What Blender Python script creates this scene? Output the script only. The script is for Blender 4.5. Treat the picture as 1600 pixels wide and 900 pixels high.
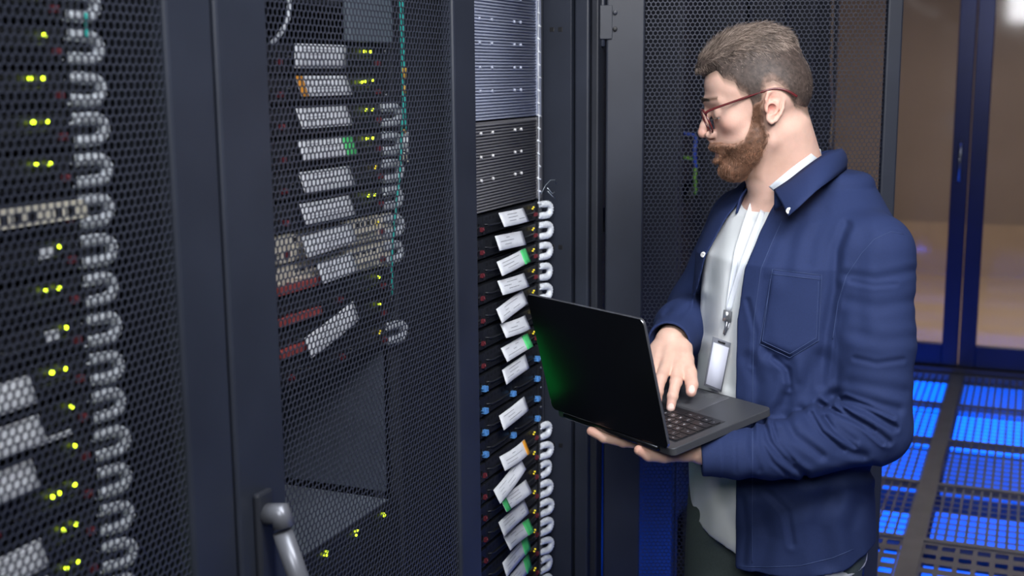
import bpy, math, random
import numpy as np
from mathutils import Vector, Matrix
for o in list(bpy.data.objects): bpy.data.objects.remove(o)
SC = bpy.context.scene
COL = SC.collection
random.seed(7)
# ---------------------------------------------------------------- camera
FPX = 1900.0; YAW = math.radians(23.1); PIT = math.radians(9.9); ROL = math.radians(0.45); HC = 1.62
cf = np.array([-math.sin(YAW)*math.cos(PIT), math.cos(YAW)*math.cos(PIT), -math.sin(PIT)])
cr = np.array([math.cos(YAW), math.sin(YAW), 0.0]); cu = np.cross(cr, cf)
cr, cu = cr*math.cos(ROL)-cu*math.sin(ROL), cu*math.cos(ROL)+cr*math.sin(ROL)
CAM = np.array([0, 0, HC])
cam = bpy.data.cameras.new('camera'); camo = bpy.data.objects.new('camera', cam); COL.objects.link(camo)
cam.sensor_width = 36; cam.lens = FPX/1600*36; cam.clip_start = .05
m = Matrix(((cr[0], cu[0], -cf[0], 0), (cr[1], cu[1], -cf[1], 0), (cr[2], cu[2], -cf[2], HC), (0, 0, 0, 1)))
camo.matrix_world = m
cam.dof.use_dof = True; cam.dof.focus_distance = 2.08; cam.dof.aperture_fstop = 4.8
SC.camera = camo
# ---------------------------------------------------------------- light and exposure
vs = SC.view_settings
vs.view_transform = 'Standard'; vs.look = 'None'; vs.gamma = 1.0; vs.use_curve_mapping = False; vs.exposure = 0.0
w = bpy.data.worlds.new('world'); SC.world = w; w.use_nodes = True
w.node_tree.nodes['Background'].inputs[0].default_value = (.10, .14, .30, 1)
w.node_tree.nodes['Background'].inputs[1].default_value = .15
def area(name, loc, to, sx, sy, power, col):
    l = bpy.data.lights.new(name, 'AREA'); l.shape = 'RECTANGLE'; l.size = sx; l.size_y = sy
    l.energy = power; l.color = col
    o = bpy.data.objects.new(name, l); COL.objects.link(o); o.location = loc
    d = Vector(to)-Vector(loc); o.rotation_euler = d.to_track_quat('-Z', 'Y').to_euler()
    return o
LIGHTS = [  # ceiling luminaires over the aisle: x, y, watts
    (-.25, .75, 14), (.45, 5.4, 4)]
for x, y, pw in LIGHTS:
    area('ceiling_lamp', (x, y, 2.61), (x, y, 0), .5, 1.1, pw, (.93, .96, 1.0))
area('aisle_lamp', (.42, .80, 2.60), (-.36, 2.0, 1.40), .7, .5, 14, (.98, .97, 1.0)).data.spread = math.radians(100)
area('front_fill_lamp', (.15, -.9, 2.45), (-.36, 2.05, 1.5), 1.0, .6, 9, (.96, .97, 1.0)).data.spread = math.radians(80)  # added frontal fill aimed at the man, without a fixture
# ---------------------------------------------------------------- helpers
def proj(p):
    p = np.asarray(p, float)-CAM; z = p@cf
    return 800+FPX*(p@cr)/z, 450-FPX*(p@cu)/z
def ray(px, py): return cf+cr*(px-800)/FPX-cu*(py-450)/FPX
VR = np.array([math.cos(YAW), math.sin(YAW), 0.]); VF = np.array([-math.sin(YAW), math.cos(YAW), 0.])
def V(px, py, t):            # a point seen at (px,py), t metres ahead; coordinates (right, ahead, up) of the person's frame
    d = ray(px, py); p = d*t/(d@VF)
    return np.array([p@VR, t, HC+p[2]])
def v2w(p):
    p = np.asarray(p, float)
    return p[..., 0:1]*VR+p[..., 1:2]*VF+p[..., 2:3]*np.array([0, 0, 1.])
def onX(px, py, X): d = ray(px, py); return CAM+d*(X/d[0])

MATS = {}
def mat(name, col, rough=.5, metal=0., bump=0., bscale=300., var=0., vscale=6., emit=None, estr=0., alpha=None, trans=0., spec=None, coat=0., attr=None, sss=0., sheen=0.):
    if name in MATS: return MATS[name]
    m = bpy.data.materials.new(name); m.use_nodes = True; nt = m.node_tree; b = nt.nodes['Principled BSDF']
    b.inputs['Base Color'].default_value = (*col, 1); b.inputs['Roughness'].default_value = rough; b.inputs['Metallic'].default_value = metal
    if spec is not None: b.inputs['Specular IOR Level'].default_value = spec
    if coat: b.inputs['Coat Weight'].default_value = coat; b.inputs['Coat Roughness'].default_value = .12
    if sheen: b.inputs['Sheen Weight'].default_value = sheen
    if sss:
        b.inputs['Subsurface Weight'].default_value = sss; b.inputs['Subsurface Radius'].default_value = (1, .35, .2); b.inputs['Subsurface Scale'].default_value = .006
    tc = nt.nodes.new('ShaderNodeTexCoord')
    if var or attr:
        mx = nt.nodes.new('ShaderNodeMix'); mx.data_type = 'RGBA'; mx.blend_type = 'MULTIPLY'; mx.inputs[0].default_value = 1
        if attr:
            at = nt.nodes.new('ShaderNodeAttribute'); at.attribute_name = attr; nt.links.new(at.outputs['Color'], mx.inputs[6])
        else: mx.inputs[6].default_value = (*col, 1)
        n = nt.nodes.new('ShaderNodeTexNoise'); n.inputs['Scale'].default_value = vscale; n.inputs['Detail'].default_value = 4
        mr = nt.nodes.new('ShaderNodeMapRange'); mr.inputs[1].default_value = .3; mr.inputs[2].default_value = .7
        mr.inputs[3].default_value = 1-var; mr.inputs[4].default_value = 1+var
        nt.links.new(tc.outputs['Object'], n.inputs['Vector']); nt.links.new(n.outputs[0], mr.inputs[0]); nt.links.new(mr.outputs[0], mx.inputs[7])
        nt.links.new(mx.outputs[2], b.inputs['Base Color'])
    if bump:
        n = nt.nodes.new('ShaderNodeTexNoise'); n.inputs['Scale'].default_value = bscale; n.inputs['Detail'].default_value = 3
        bp = nt.nodes.new('ShaderNodeBump'); bp.inputs['Strength'].default_value = bump; bp.inputs['Distance'].default_value = .001
        nt.links.new(tc.outputs['Object'], n.inputs['Vector']); nt.links.new(n.outputs[0], bp.inputs['Height']); nt.links.new(bp.outputs[0], b.inputs['Normal'])
    if emit: b.inputs['Emission Color'].default_value = (*emit, 1); b.inputs['Emission Strength'].default_value = estr
    if trans: b.inputs['Transmission Weight'].default_value = trans
    if alpha is not None: b.inputs['Alpha'].default_value = alpha
    MATS[name] = m
    return m

class MB:
    def __init__(s): s.v = []; s.f = []; s.m = []; s.n = 0; s.sm = []
    def add(s, v, f, mi=0, smooth=False):
        v = np.asarray(v, float); s.v.append(v)
        for q in f: s.f.append([i+s.n for i in q]); s.m.append(mi); s.sm.append(smooth)
        s.n += len(v); return s
    def box(s, x0, x1, y0, y1, z0, z1, mi=0, R=None, o=(0, 0, 0)):
        v = np.array([(x, y, z) for x in (x0, x1) for y in (y0, y1) for z in (z0, z1)], float)
        if R is not None: v = v@np.asarray(R).T
        v = v+np.asarray(o)
        return s.add(v, [(0, 1, 3, 2), (4, 6, 7, 5), (0, 4, 5, 1), (2, 3, 7, 6), (0, 2, 6, 4), (1, 5, 7, 3)], mi)
    def tube(s, pts, rad, seg=10, closed=False, mi=0, caps=True, flat=1.):
        pts = np.asarray(pts, float); n = len(pts); rad = np.broadcast_to(rad, (n,))
        if closed: tg = np.roll(pts, -1, 0)-np.roll(pts, 1, 0)
        else: tg = np.gradient(pts, axis=0)
        tg /= np.linalg.norm(tg, axis=1)[:, None]+1e-12
        up = np.array([0, 0, 1.]) if abs(tg[0][2]) < .9 else np.array([1., 0, 0])
        a = np.cross(tg[0], up); a /= np.linalg.norm(a); V_ = []
        an = np.linspace(0, 2*math.pi, seg, endpoint=False)
        for i in range(n):
            a = a-tg[i]*(a@tg[i]); a /= np.linalg.norm(a)+1e-12; b = np.cross(tg[i], a)
            V_.append(pts[i]+rad[i]*(np.cos(an)[:, None]*a+np.sin(an)[:, None]*b*flat))
        v = np.concatenate(V_); f = []
        for i in range(n if closed else n-1):
            j = (i+1) % n
            for k in range(seg):
                l = (k+1) % seg; f.append((i*seg+k, i*seg+l, j*seg+l, j*seg+k))
        if caps and not closed:
            f.append(tuple(range(seg))[::-1]); f.append(tuple((n-1)*seg+k for k in range(seg)))
        return s.add(v, f, mi, True)
    def sheet(s, G, thick, mi=0):   # G: (n,m,3) grid, given a thickness
        G = np.asarray(G, float); n, m_ = G.shape[:2]
        du = np.gradient(G, axis=0); dv = np.gradient(G, axis=1); nn = np.cross(du, dv); nn /= np.linalg.norm(nn, axis=2)[..., None]+1e-12
        T = G+nn*thick/2; B = G-nn*thick/2; idx = np.arange(n*m_).reshape(n, m_); f = []
        o = n*m_
        for i in range(n-1):
            for j in range(m_-1):
                a, b, c, d = idx[i, j], idx[i+1, j], idx[i+1, j+1], idx[i, j+1]
                f.append((a, b, c, d)); f.append((o+d, o+c, o+b, o+a))
        for i in range(n-1):
            f.append((idx[i, 0], o+idx[i, 0], o+idx[i+1, 0], idx[i+1, 0])); f.append((idx[i+1, -1], o+idx[i+1, -1], o+idx[i, -1], idx[i, -1]))
        for j in range(m_-1):
            f.append((idx[0, j+1], o+idx[0, j+1], o+idx[0, j], idx[0, j])); f.append((idx[-1, j], o+idx[-1, j], o+idx[-1, j+1], idx[-1, j+1]))
        return s.add(np.concatenate([T.reshape(-1, 3), B.reshape(-1, 3)]), f, mi, True)
    def mesh(s, name, mats):
        me = bpy.data.meshes.new(name); me.from_pydata([tuple(x) for x in np.concatenate(s.v)], [], s.f)
        for m in (mats if isinstance(mats, (list, tuple)) else [mats]): me.materials.append(m)
        me.polygons.foreach_set('material_index', s.m); me.polygons.foreach_set('use_smooth', s.sm)
        me.update(); return me
    def build(s, name, mats, parent=None, bevel=0, loc=None):
        o = bpy.data.objects.new(name, s.mesh(name, mats)); COL.objects.link(o)
        if parent: o.parent = parent
        if loc is not None: o.location = loc
        if bevel:
            b = o.modifiers.new('bevel', 'BEVEL'); b.width = bevel; b.segments = 2; b.limit_method = 'ANGLE'; b.angle_limit = math.radians(50)
        return o
def np_mesh(name, v, quads, mats, smooth=False):
    me = bpy.data.meshes.new(name); q = np.asarray(quads, np.int32); n = len(q); k = q.shape[1]
    me.vertices.add(len(v)); me.vertices.foreach_set('co', np.asarray(v, np.float32).ravel())
    me.loops.add(n*k); me.loops.foreach_set('vertex_index', q.ravel())
    me.polygons.add(n); me.polygons.foreach_set('loop_start', np.arange(0, n*k, k, dtype=np.int32))
    me.polygons.foreach_set('use_smooth', np.full(n, smooth))
    for m in (mats if isinstance(mats, (list, tuple)) else [mats]): me.materials.append(m)
    me.update(calc_edges=True); me.validate(); return me
def link(name, me, parent=None, loc=None):
    o = bpy.data.objects.new(name, me); COL.objects.link(o)
    if parent: o.parent = parent
    if loc is not None: o.location = loc
    return o
def empty(name, loc, rz=0):
    o = bpy.data.objects.new(name, None); COL.objects.link(o); o.location = loc; o.rotation_euler = (0, 0, rz); o.empty_display_size = .05
    return o
def tag(o, label, cat, group=None):
    o['label'] = label; o['category'] = cat
    if group: o['group'] = group
    return o
def struct(o, label=None):
    o['kind'] = 'structure'
    if label: o['label'] = label
    return o
KIDS = {}
def copy_tree(o, parent=None):
    c = o.copy(); COL.objects.link(c)
    if parent: c.parent = parent
    for ch in [k for k in KIDS.get(o.name, ())]: copy_tree(ch, c)
    return c
def reg(o, kids): KIDS[o.name] = kids
def reg_all():
    KIDS.clear()
    for o in bpy.data.objects:
        if o.parent: KIDS.setdefault(o.parent.name, []).append(o)
ORD = ['topmost', 'second', 'third', 'fourth', 'fifth', 'sixth', 'seventh', 'eighth', 'ninth', 'tenth', 'eleventh', 'twelfth', 'thirteenth', 'fourteenth', 'fifteenth', 'sixteenth', 'seventeenth', 'eighteenth', 'nineteenth', 'twentieth', 'twenty-first']

# ---------------------------------------------------------------- materials
M_coat = mat('rack_powder_coat', (.025, .030, .045), .42, .0, bump=.12, bscale=900, var=.12, vscale=9)
M_coat2 = mat('rack_inner_steel', (.020, .023, .032), .5, .0, bump=.1, bscale=700, var=.15)
M_perf = mat('perforated_steel', (.050, .056, .080), .33, .3, bump=.05, bscale=500)
M_black = mat('black_plastic', (.012, .012, .016), .45, bump=.05)
M_bezel = mat('server_bezel', (.022, .024, .030), .38, .2, var=.2, vscale=40)
M_chrome = mat('grey_metal', (.32, .33, .36), .32, .9)
M_red = mat('red_latch', (.16, .025, .035), .45)
M_blue = mat('blue_latch', (.12, .36, .80), .45)
M_white = mat('paper_label', (.84, .87, .92), .6, bump=.1, bscale=200, var=.04, vscale=60)
M_ink = mat('label_print', (.30, .31, .35), .6)
M_green = mat('green_sticker', (.10, .72, .22), .5)
M_orange = mat('orange_sticker', (.85, .36, .03), .5)
M_beige = mat('beige_bezel', (.74, .70, .59), .5, var=.1, vscale=50)
M_port = mat('dark_port', (.01, .01, .012), .5)
M_led = mat('yellow_green_led', (.4, .5, .02), .4, emit=(.62, .85, .02), estr=5.)
M_ledy = mat('amber_led', (.5, .4, .02), .4, emit=(.95, .75, .04), estr=.8)
M_loop = mat('pale_cable_sleeve', (.80, .84, .88), .38, bump=.3, bscale=350, var=.22, vscale=90, coat=.3)
M_loopd = mat('grey_cable_sleeve', (.60, .64, .70), .35, bump=.3, bscale=350, var=.3, vscale=90, coat=.4)
M_teal = mat('teal_cable', (.03, .52, .47), .4)
M_disp = mat('green_status_display', (.01, .2, .05), .3, emit=(.01, .9, .12), estr=1.8)
# ---------------------------------------------------------------- the room
FR = mat('blue_door_frame', (.006, .013, .07), .3, .3, var=.1)
def sbox(name, dims, m, bevel=0, label=None): return struct(MB().box(*dims).build(name, m, None, bevel), label)
M_slab = mat('subfloor', (.03, .03, .035), .8, bump=.2, bscale=60)
M_rail = mat('floor_rail', (.10, .105, .125), .45, .3, var=.12, vscale=12)
M_ftile = mat('floor_tile_steel', (.060, .062, .085), .42, .3, var=.1)
M_ceil = mat('ceiling_paint', (.10, .11, .13), .7, var=.08)
M_wallp = mat('wall_paint', (.10, .11, .14), .7, var=.1)
sbox('floor', (-3, 2.2, -2, 11.5, -.36, -.30), M_slab)
sbox('ceiling', (-3, 2.2, -2, 11.5, 2.75, 2.85), M_ceil)
sbox('wall_left', (-2.6, -2.5, -2, 11.5, -.3, 2.75), M_wallp)
sbox('wall_right', (1.35, 1.45, -2, 7.0, -.3, 2.75), M_wallp)
sbox('wall_near', (-2.5, 1.35, -2, -1.9, -.3, 2.75), M_wallp)
# corridor behind the glass
M_cor = mat('corridor_wall_paint', (.31, .26, .23), .7, var=.06, vscale=2)
M_corf = mat('corridor_floor_stone', (.55, .42, .28), .45, var=.06, vscale=3)
YG = 6.93
sbox('wall_far', (-2.5, 2.2, 10.4, 10.5, -.3, 2.75), M_cor)
sbox('floor_corridor', (-2.5, 2.2, YG+.09, 10.4, -.3, 0.0), M_corf)
sbox('trim_1', (-2.5, 2.2, 10.36, 10.4, .0, .42), mat('corridor_dado', (.50, .40, .30), .6, var=.05))
sbox('wall_header', (-2.5, 1.35, YG-.02, YG+.10, 2.34, 2.75), FR)
def glass_door(name, x0, x1):
    fr = MB(); a = .085; z1 = 2.30
    fr.box(x0, x0+a, YG, YG+.05, .03, z1).box(x1-a, x1, YG, YG+.05, .03, z1).box(x0+a, x1-a, YG, YG+.05, .03, .15).box(x0+a, x1-a, YG, YG+.05, z1-.08, z1)
    e = struct(empty(name, ((x0+x1)/2, YG, .03)))
    f = fr.build('door_frame', FR, None, .004); f.parent = e; f.matrix_parent_inverse = Matrix.Translation(-e.location)
    g = MB().box(x0+a, x1-a, YG+.018, YG+.030, .15, z1-.08).build('glass_pane', mat('smoked_glass', (.90, .88, .9), .06, trans=1., bump=.02, bscale=3), None)
    g.parent = e; g.matrix_parent_inverse = Matrix.Translation(-e.location)
    h = MB().tube([(x1-a/2, YG-.005, 1.05), (x1-a/2, YG-.045, 1.05), (x1-a/2, YG-.045, 1.25), (x1-a/2, YG-.005, 1.25)], .009).build('door_handle', M_chrome, None)
    h.parent = e; h.matrix_parent_inverse = Matrix.Translation(-e.location)
for i, (x0, x1) in enumerate([(-2.12, -1.24), (-1.23, -.305), (-.30, .62), (.63, 1.34)]): glass_door('door_%d' % (i+1), x0, x1)
sbox('trim_2', (-2.5, 1.35, YG-.05, YG+.08, 0, .028), mat('door_track', (.05, .05, .07), .4, .6))
area('corridor_lamp', (-.3, 8.3, 2.6), (-.3, 8.3, 0), 1.6, .8, 42, (1.0, .86, .72))
area('blue_cove_lamp', (-.4, 6.5, 2.55), (-.4, 7.0, 1.6), 2.2, .08, 2.5, (.03, .10, 1.0))
# perforated raised-floor tiles, with blue lamps under them
def perf_grid(nx, ny, px, py, hx, hy, th, off=True, nseg=6, m=None, name='perforated_panel'):
    # sheet in (u,v) with depth w in [0,th]; cells offset on odd rows; holes of half size hx,hy
    an = [math.radians(30+60*k) for k in range(6)] if nseg == 6 else [math.radians(45+90*k) for k in range(4)]
    if nseg == 6: outer = np.array([(math.cos(a)*px/math.sqrt(3), math.sin(a)*py/1.5) for a in an]); inner = np.array([(math.cos(a)*hx, math.sin(a)*hy) for a in an])
    else: outer = np.array([(px/2, py/2), (-px/2, py/2), (-px/2, -py/2), (px/2, -py/2)]); inner = outer*np.array([hx/(px/2), hy/(py/2)])
    n = len(outer)
    I, J = np.meshgrid(np.arange(nx), np.arange(ny), indexing='ij')
    cx = (I+.5)*px+((J % 2)*.5*px if off else 0); cy = (J+.5)*py
    c = np.stack([cx.ravel(), cy.ravel()], 1); nc = len(c)
    o2 = (c[:, None]+outer[None]); i2 = (c[:, None]+inner[None])
    def z(a, w): return np.concatenate([a, np.full(a.shape[:2]+(1,), w)], 2)
    vv = np.concatenate([z(o2, 0), z(i2, 0), z(o2, th), z(i2, th)], 1).reshape(-1, 3)
    b = (np.arange(nc)*4*n)[:, None, None]; k = np.arange(n); l = (k+1) % n
    q = np.concatenate([np.stack([k, l, n+l, n+k], 1), np.stack([n+k, n+l, 3*n+l, 3*n+k], 1), np.stack([2*n+l, 2*n+k, 3*n+k, 3*n+l], 1)], 0)
    return vv, (b+q[None]).reshape(-1, 4)
TX = [-.30-.64*3, -.30-.64*2, -.30-.64, -.30, .34, .98]; TY0 = 6.87; TP = .64
rails = MB()
for k in range(14):
    y = TY0-TP*k; rails.box(-2.5, 1.35, y-.016, y+.016, -.03, 0)
for x in TX: rails.box(x-.034, x+.034, -1.9, TY0, -.03, .001)
rails.box(-2.5, 1.35, 6.87, YG-.05, -.03, .0)
struct(rails.build('floor_grid', M_rail)); 
ped = MB()
for k in range(0, 14):
    for x in TX: ped.box(x-.02, x+.02, TY0-TP*k-.02, TY0-TP*k+.02, -.30, -.03)
struct(ped.build('floor_pedestals', M_rail))
vv, qq = perf_grid(17, 10, (TP-.07)/17, (TP-.034)/10, .0118, .0235, .0008, False, 4)
me_tile = np_mesh('perforated_plate', vv, qq, M_ftile)
vv, qq = perf_grid(10, 7, (TP-.07)/10, (TP-.034)/7, .0205, .0200, .0008, False, 4)
me_tile2 = np_mesh('perforated_plate', vv, qq, M_ftile)
BL = {}
def blue(s):
    k = round(s, 2)
    if k not in BL: BL[k] = mat('blue_underfloor_lamp_%d' % (k*100), (.01, .05, .4), .5, emit=(.0, .11, 1.0), estr=k*1.5)
    return BL[k]
# strength, extent along the row of each tile's lamp, by (row from the glass, column)
BRI = {(0, 1): (1.5, 0, 1), (0, 2): (2.4, 0, 1), (0, 3): (.9, 0, 1), (0, 4): (1.0, 0, 1),
       (1, 1): (1.2, 0, 1), (1, 2): (2.2, 0, 1), (1, 3): (2.6, 0, 1), (1, 4): (2.0, 0, 1),
       (2, 2): (1.0, 0, 1), (2, 3): (.55, 0, 1), (2, 4): (.8, 0, 1), (3, 2): (1.6, 0, .62), (3, 3): (.9, 0, .75), (3, 4): (.8, 0, .6),
       (4, 2): (1.3, 0, 1), (4, 3): (1.1, 0, .85), (4, 4): (1.0, 0, .8)}
names = ['far left', 'left', 'middle', 'right', 'far right']
for r_ in range(0, 8):
    for c_ in range(1, 5):
        x0 = TX[c_]+.034; y0 = TY0-TP*(r_+1)+.016
        e = empty('floor_tile', (x0, y0, -.005))
        link('perforated_plate', me_tile2 if r_ >= 4 else me_tile, e)
        s, a, b = BRI.get((r_, c_), (.9 if r_ < 5 else 1.5, .0, 1.))
        MB().box(.01, TP-.078, .01+a*.6, b*.6-.01, -.055, -.045).build('underfloor_lamp', blue(s), e)
        tag(e, 'blue-lit steel floor tile, %s row from the glass doors, %s' % (['first', 'second', 'third', 'fourth', 'fifth', 'sixth', 'seventh', 'eighth'][r_],
            ['', 'two left of the central rail', 'just left of the central rail', 'just right of the central rail', 'against the right wall'][c_]), 'floor tile', 'blue lit perforated floor tiles')
# ceiling luminaires
for x, y, pw in LIGHTS:
    e = tag(empty('ceiling_light', (x, y, 2.62)), 'white rectangular ceiling luminaire over the aisle %s' % ('beside the near racks' if y < 2 else 'beyond the open rack door'), 'light', 'ceiling luminaires')
    b = MB().box(-.30, .30, -.6, .6, .02, .13); b.build('housing', mat('luminaire_housing', (.7, .7, .7), .4), e, .01)
    MB().box(-.25, .25, -.55, .55, .0, .02).build('diffuser', mat('luminaire_diffuser', (.8, .8, .8), .5, emit=(.93, .96, 1.), estr=3.), e, .004)

# ---------------------------------------------------------------- racks
FX = -.85; GX = -.955        # door front plane, equipment front plane
RZ0, RZ1 = .0, 2.12
vv, qq = perf_grid(52, 228, .00985, .00853, .00478, .00478, .0014)
# u -> local y, v -> local z, w -> local -x
me_perf = np_mesh('perforated_panel', np.stack([-vv[:, 2], vv[:, 0], vv[:, 1]], 1), qq, M_perf)
PW = 52.5*.00985
def make_door(wd, s0, parent, loc, rz, handle=True, flip=False):
    # local: y from 0 (hinge or left edge) to wd, x out of the door
    d = empty('door', loc, rz); d.parent = parent
    z0, z1 = .06, 2.09; d.location.z = 0
    s1 = wd-s0-PW+.004
    fr = MB()
    for a, b in ((0, s0), (wd-s1, wd)):
        fr.box(-.022, 0, a, b, z0, z1)
    fr.box(-.022, 0, s0, wd-s1, z0, z0+.075).box(-.022, 0, s0, wd-s1, z1-.07, z1)
    fr.build('door_frame', M_coat, d, .004)
    ed = MB().box(-.034, -.022, .004, .016, z0, z1).box(-.034, -.022, wd-.016, wd-.004, z0, z1); ed.build('door_return', M_coat, d, .002)
    p = link('perforated_panel', me_perf, d, (-.006, s0-.002, z0+.073))
    if handle:
        h = MB(); y = handle; zt = 1.09
        h.box(0, .010, y-.016, y+.016, zt-.26, zt+.03)
        h.build('handle_plate', M_coat2, d, .004)
        g = MB(); g.tube([(.010, y, zt), (.030, y, zt+.004), (.034, y, zt-.012)], [.014, .015, .014], 14)
        g.tube([(.031, y+.001, zt-.020), (.050, y+.004, zt-.08), (.074, y+.008, zt-.16), (.082, y+.009, zt-.20)], [.0125, .013, .0135, .011], 14)
        g.build('lever_handle', mat('handle_grey', (.20, .21, .24), .35, .4), d)
    return d
def make_rack(y0, y1, door='closed', label='', back=True):
    handle_y = .052 if y0 < 2 else False
    e = empty('server_rack', (FX, y0, 0)); W = y1-y0
    x = lambda v: v-FX
    for yy in (.004, W-.024):
        MB().box(x(-1.95), x(-.875), yy, yy+.02, .05, 2.12).build('side_panel', M_coat2, e, .002)
    MB().box(x(-1.95), x(-.875), .004, W-.004, 2.12, 2.15).build('top_panel', M_coat2, e, .003)
    MB().box(x(-1.95), x(-.875), .004, W-.004, .0, .05).build('plinth', M_coat2, e, .003)
    MB().box(x(-1.95), x(-1.93), .024, W-.024, .05, 2.12).build('rear_panel', M_coat2, e)
    gr = GEAR[round(y0, 2)]                       # right end of the 19 inch opening
    for s, (a, b) in enumerate(((.026, gr-.478-y0+.014), (gr-.014-y0, min(W-.026, gr+.034-y0)))):
        mb = MB(); X0, X1 = x(GX-.004), x(GX-.010)
        mb.box(X1-.012, X1, a, b, .05, 2.12)
        mb.box(X1-.03, X1, (b-.004 if s == 0 else a), (b if s == 0 else a+.004), .05, 2.12)
        for k in range(46):       # square mounting holes drawn as dark plugs set into the rail
            z = .08+k*.04445
            yy = b-.010 if s == 0 else a+.010
            mb.box(X1-.001, X1+.0006, yy-.0045, yy+.0045, z-.0045, z+.0045, 1)
        mb.build('mounting_rail', [mat('rail_zinc', (.10, .11, .13), .4, .5), M_port], e)
    if door == 'closed':
        make_door(W-.006, .100, e, (0, .003, 0), 0, handle=handle_y*.8 if handle_y else False)
    tag(e, label, 'server rack', None)
    return e
GEAR = {.45: 1.052, 1.15: 1.742, 1.85: 2.404, 2.53: 3.09, 3.23: 3.79}
rackA = make_rack(.45, 1.148, 'closed', 'nearest black server rack at the left with closed mesh door and looped grey cables'); 
GEAR[1.15] = 1.742
rackB = make_rack(1.15, 1.852, 'closed', 'black server rack behind the lever handle, with closed mesh door and teal cables inside')
rackC = make_rack(1.854, 2.522, 'open', 'open black server rack with bare labelled servers, its mesh door swung out behind the man')
GEAR[2.53] = 3.09
rackD = make_rack(2.53, 3.22, 'none', 'black server rack without a door, directly behind the open mesh door')
rackC['group'] = None
del rackC['group']
# side face of rack C seen past its equipment: posts with square holes, hinge strip
pc = MB()
pc.box(-.125, -.060, .610, .640, .05, 2.12)
for z in (1.716, 1.250, .800, .46):
    for xx in (-.104, -.085): pc.box(xx-.005, xx+.005, .6092, .611, z-.005, z+.005, 1)
pc.build('corner_post', [M_coat, M_port], rackC, .0015)
pd = MB().box(-.056, -.024, .618, .642, .05, 2.12); pd.build('hinge_post', M_coat, rackC, .004)
MB().box(-.020, -.004, .622, .662, .05, 2.12).build('front_post', M_coat2, rackC, .003)
MB().box(-.42, -.41, .13, .58, .93, 1.22).box(-.42, -.12, .572, .580, .93, 1.22).build('inner_baffle', mat('zinc_baffle', (.15, .18, .23), .45, .3, var=.12), rackB)
# a blue lamp standing in the doorless rack behind the open door
bl_ = empty('blue_lamp', (-1.02, 2.90, .05)); MB().box(-.10, .10, -.26, .26, 0, .05).build('housing', M_black, bl_, .004)
MB().box(-.09, .09, -.25, .25, .05, .056).build('diffuser', blue(2.), bl_); tag(bl_, 'low blue lamp glowing at the foot of the doorless rack behind the open door', 'lamp')
area('blue_foot_lamp', (-1.02, 2.90, .115), (-1.0, 2.9, 1.), .16, .46, 3.5, (.01, .10, 1.0))
# the open door of rack C
dirang = math.radians(67)     # clockwise from +Y
dC = make_door(.628, .082, rackC, (.006, .645, 0), -dirang, handle=False)
hg = MB()
for z in (1.73,):
    hg.box(-.028, .006, -.016, .012, z-.035, z+.035).tube([(-.004, -.008, z-.05), (-.004, -.008, z+.05)], .006)
    hg.tube([(.001, .018, z+.02), (.007, .018, z+.02)], .005, 8).tube([(.001, .018, z-.014), (.007, .018, z-.014)], .005, 8, mi=1)
hg.build('hinge', [M_coat, M_port], dC, .001)

dsp_ = MB().box(-.100, -.092, .006, .052, .96, 1.10); dsp_.build('status_display', M_disp, rackC, .002)['label'] = 'small green lit status display'
# ---------------------------------------------------------------- rack equipment
US = .04445
def led(mb, y, z, r=.0024, mi=0, x=.002): mb.tube([(x-.002, y, z), (x+.0010, y, z), (x+.0015, y, z)], [r, r, r*.5], 10, mi=mi)
# local frame of a unit: y=0 at its right (far) ear edge, running to -.4826 at the near ear; z=0 its bottom; x=0 its front
def server_parts(kind):
    P = []
    chassis = MB().box(-.60, -.012, -.462, -.0206, .002, US-.002)
    P.append(('chassis', chassis.mesh('chassis', M_bezel if kind != 'beige' else M_beige), None))
    for nm, a, b in (('ear', -.4826, -.462), ('ear', -.0206, 0)):
        mb = MB().box(-.010, .0, a, b, .001, US-.001); yy = (a+b)/2
        for z in (.010, .034): mb.tube([(0, yy, z), (.002, yy, z)], .0032, 8, mi=1)
        P.append((nm, mb.mesh('ear', [M_bezel if kind != 'beige' else M_beige, M_chrome]), None))
    lat = {'dark': M_red, 'blue': M_blue, 'beige': M_red}[kind]; body = M_bezel if kind != 'beige' else M_beige
    for i, (a, b) in enumerate(((-.458, -.300), (-.297, -.160), (-.157, -.026))):
        mb = MB().box(-.012, -.003, a, b, .004, US-.004)
        for k in range(5): mb.box(-.003, .0004, a+.008, b-.022, .0075+k*.0026, .0090+k*.0026)
        mb.tube([(-.003, a+.006, .024), (.004, a+.02, .022), (.005, (a+b)/2, .0215), (.004, b-.03, .023), (-.003, b-.016, .026)], .0016, 6)
        for k in range(6): mb.box(-.0035, -.0028, a+.01+k*.017, a+.02+k*.017, .031, .037, 1)
        P.append(('drive_carrier', mb.mesh('drive_carrier', [body, M_port]), 'latch' if kind != 'blue' else 'blatch'))
    return P
SP = {k: server_parts(k) for k in ('dark', 'blue', 'beige')}
def latch_mesh(m, w=.013):
    return MB().box(-.003, .0035, -.0045, .0045, -.0040, .0040).tube([(.003, 0, -.003), (.0050, 0, 0), (.003, 0, .003)], .0016, 6).mesh('latch', m)
LM = {'dark': latch_mesh(M_red), 'blue': MB().box(-.003, .008, -.006, .006, -.006, .004).box(-.003, .005, -.010, -.006, 0, .006).mesh('latch', M_blue), 'beige': latch_mesh(M_red)}
led2 = MB(); led(led2, -.077, .033); led(led2, -.058, .033); LED2 = led2.mesh('status_light', M_led)
led1 = MB(); led(led1, -.052, .033); LED1 = led1.mesh('status_light', M_led)
led3 = MB(); led(led3, -.050, .033, .0017); led(led3, -.056, .030, .0015); LED3 = led3.mesh('status_light', M_ledy)
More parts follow.
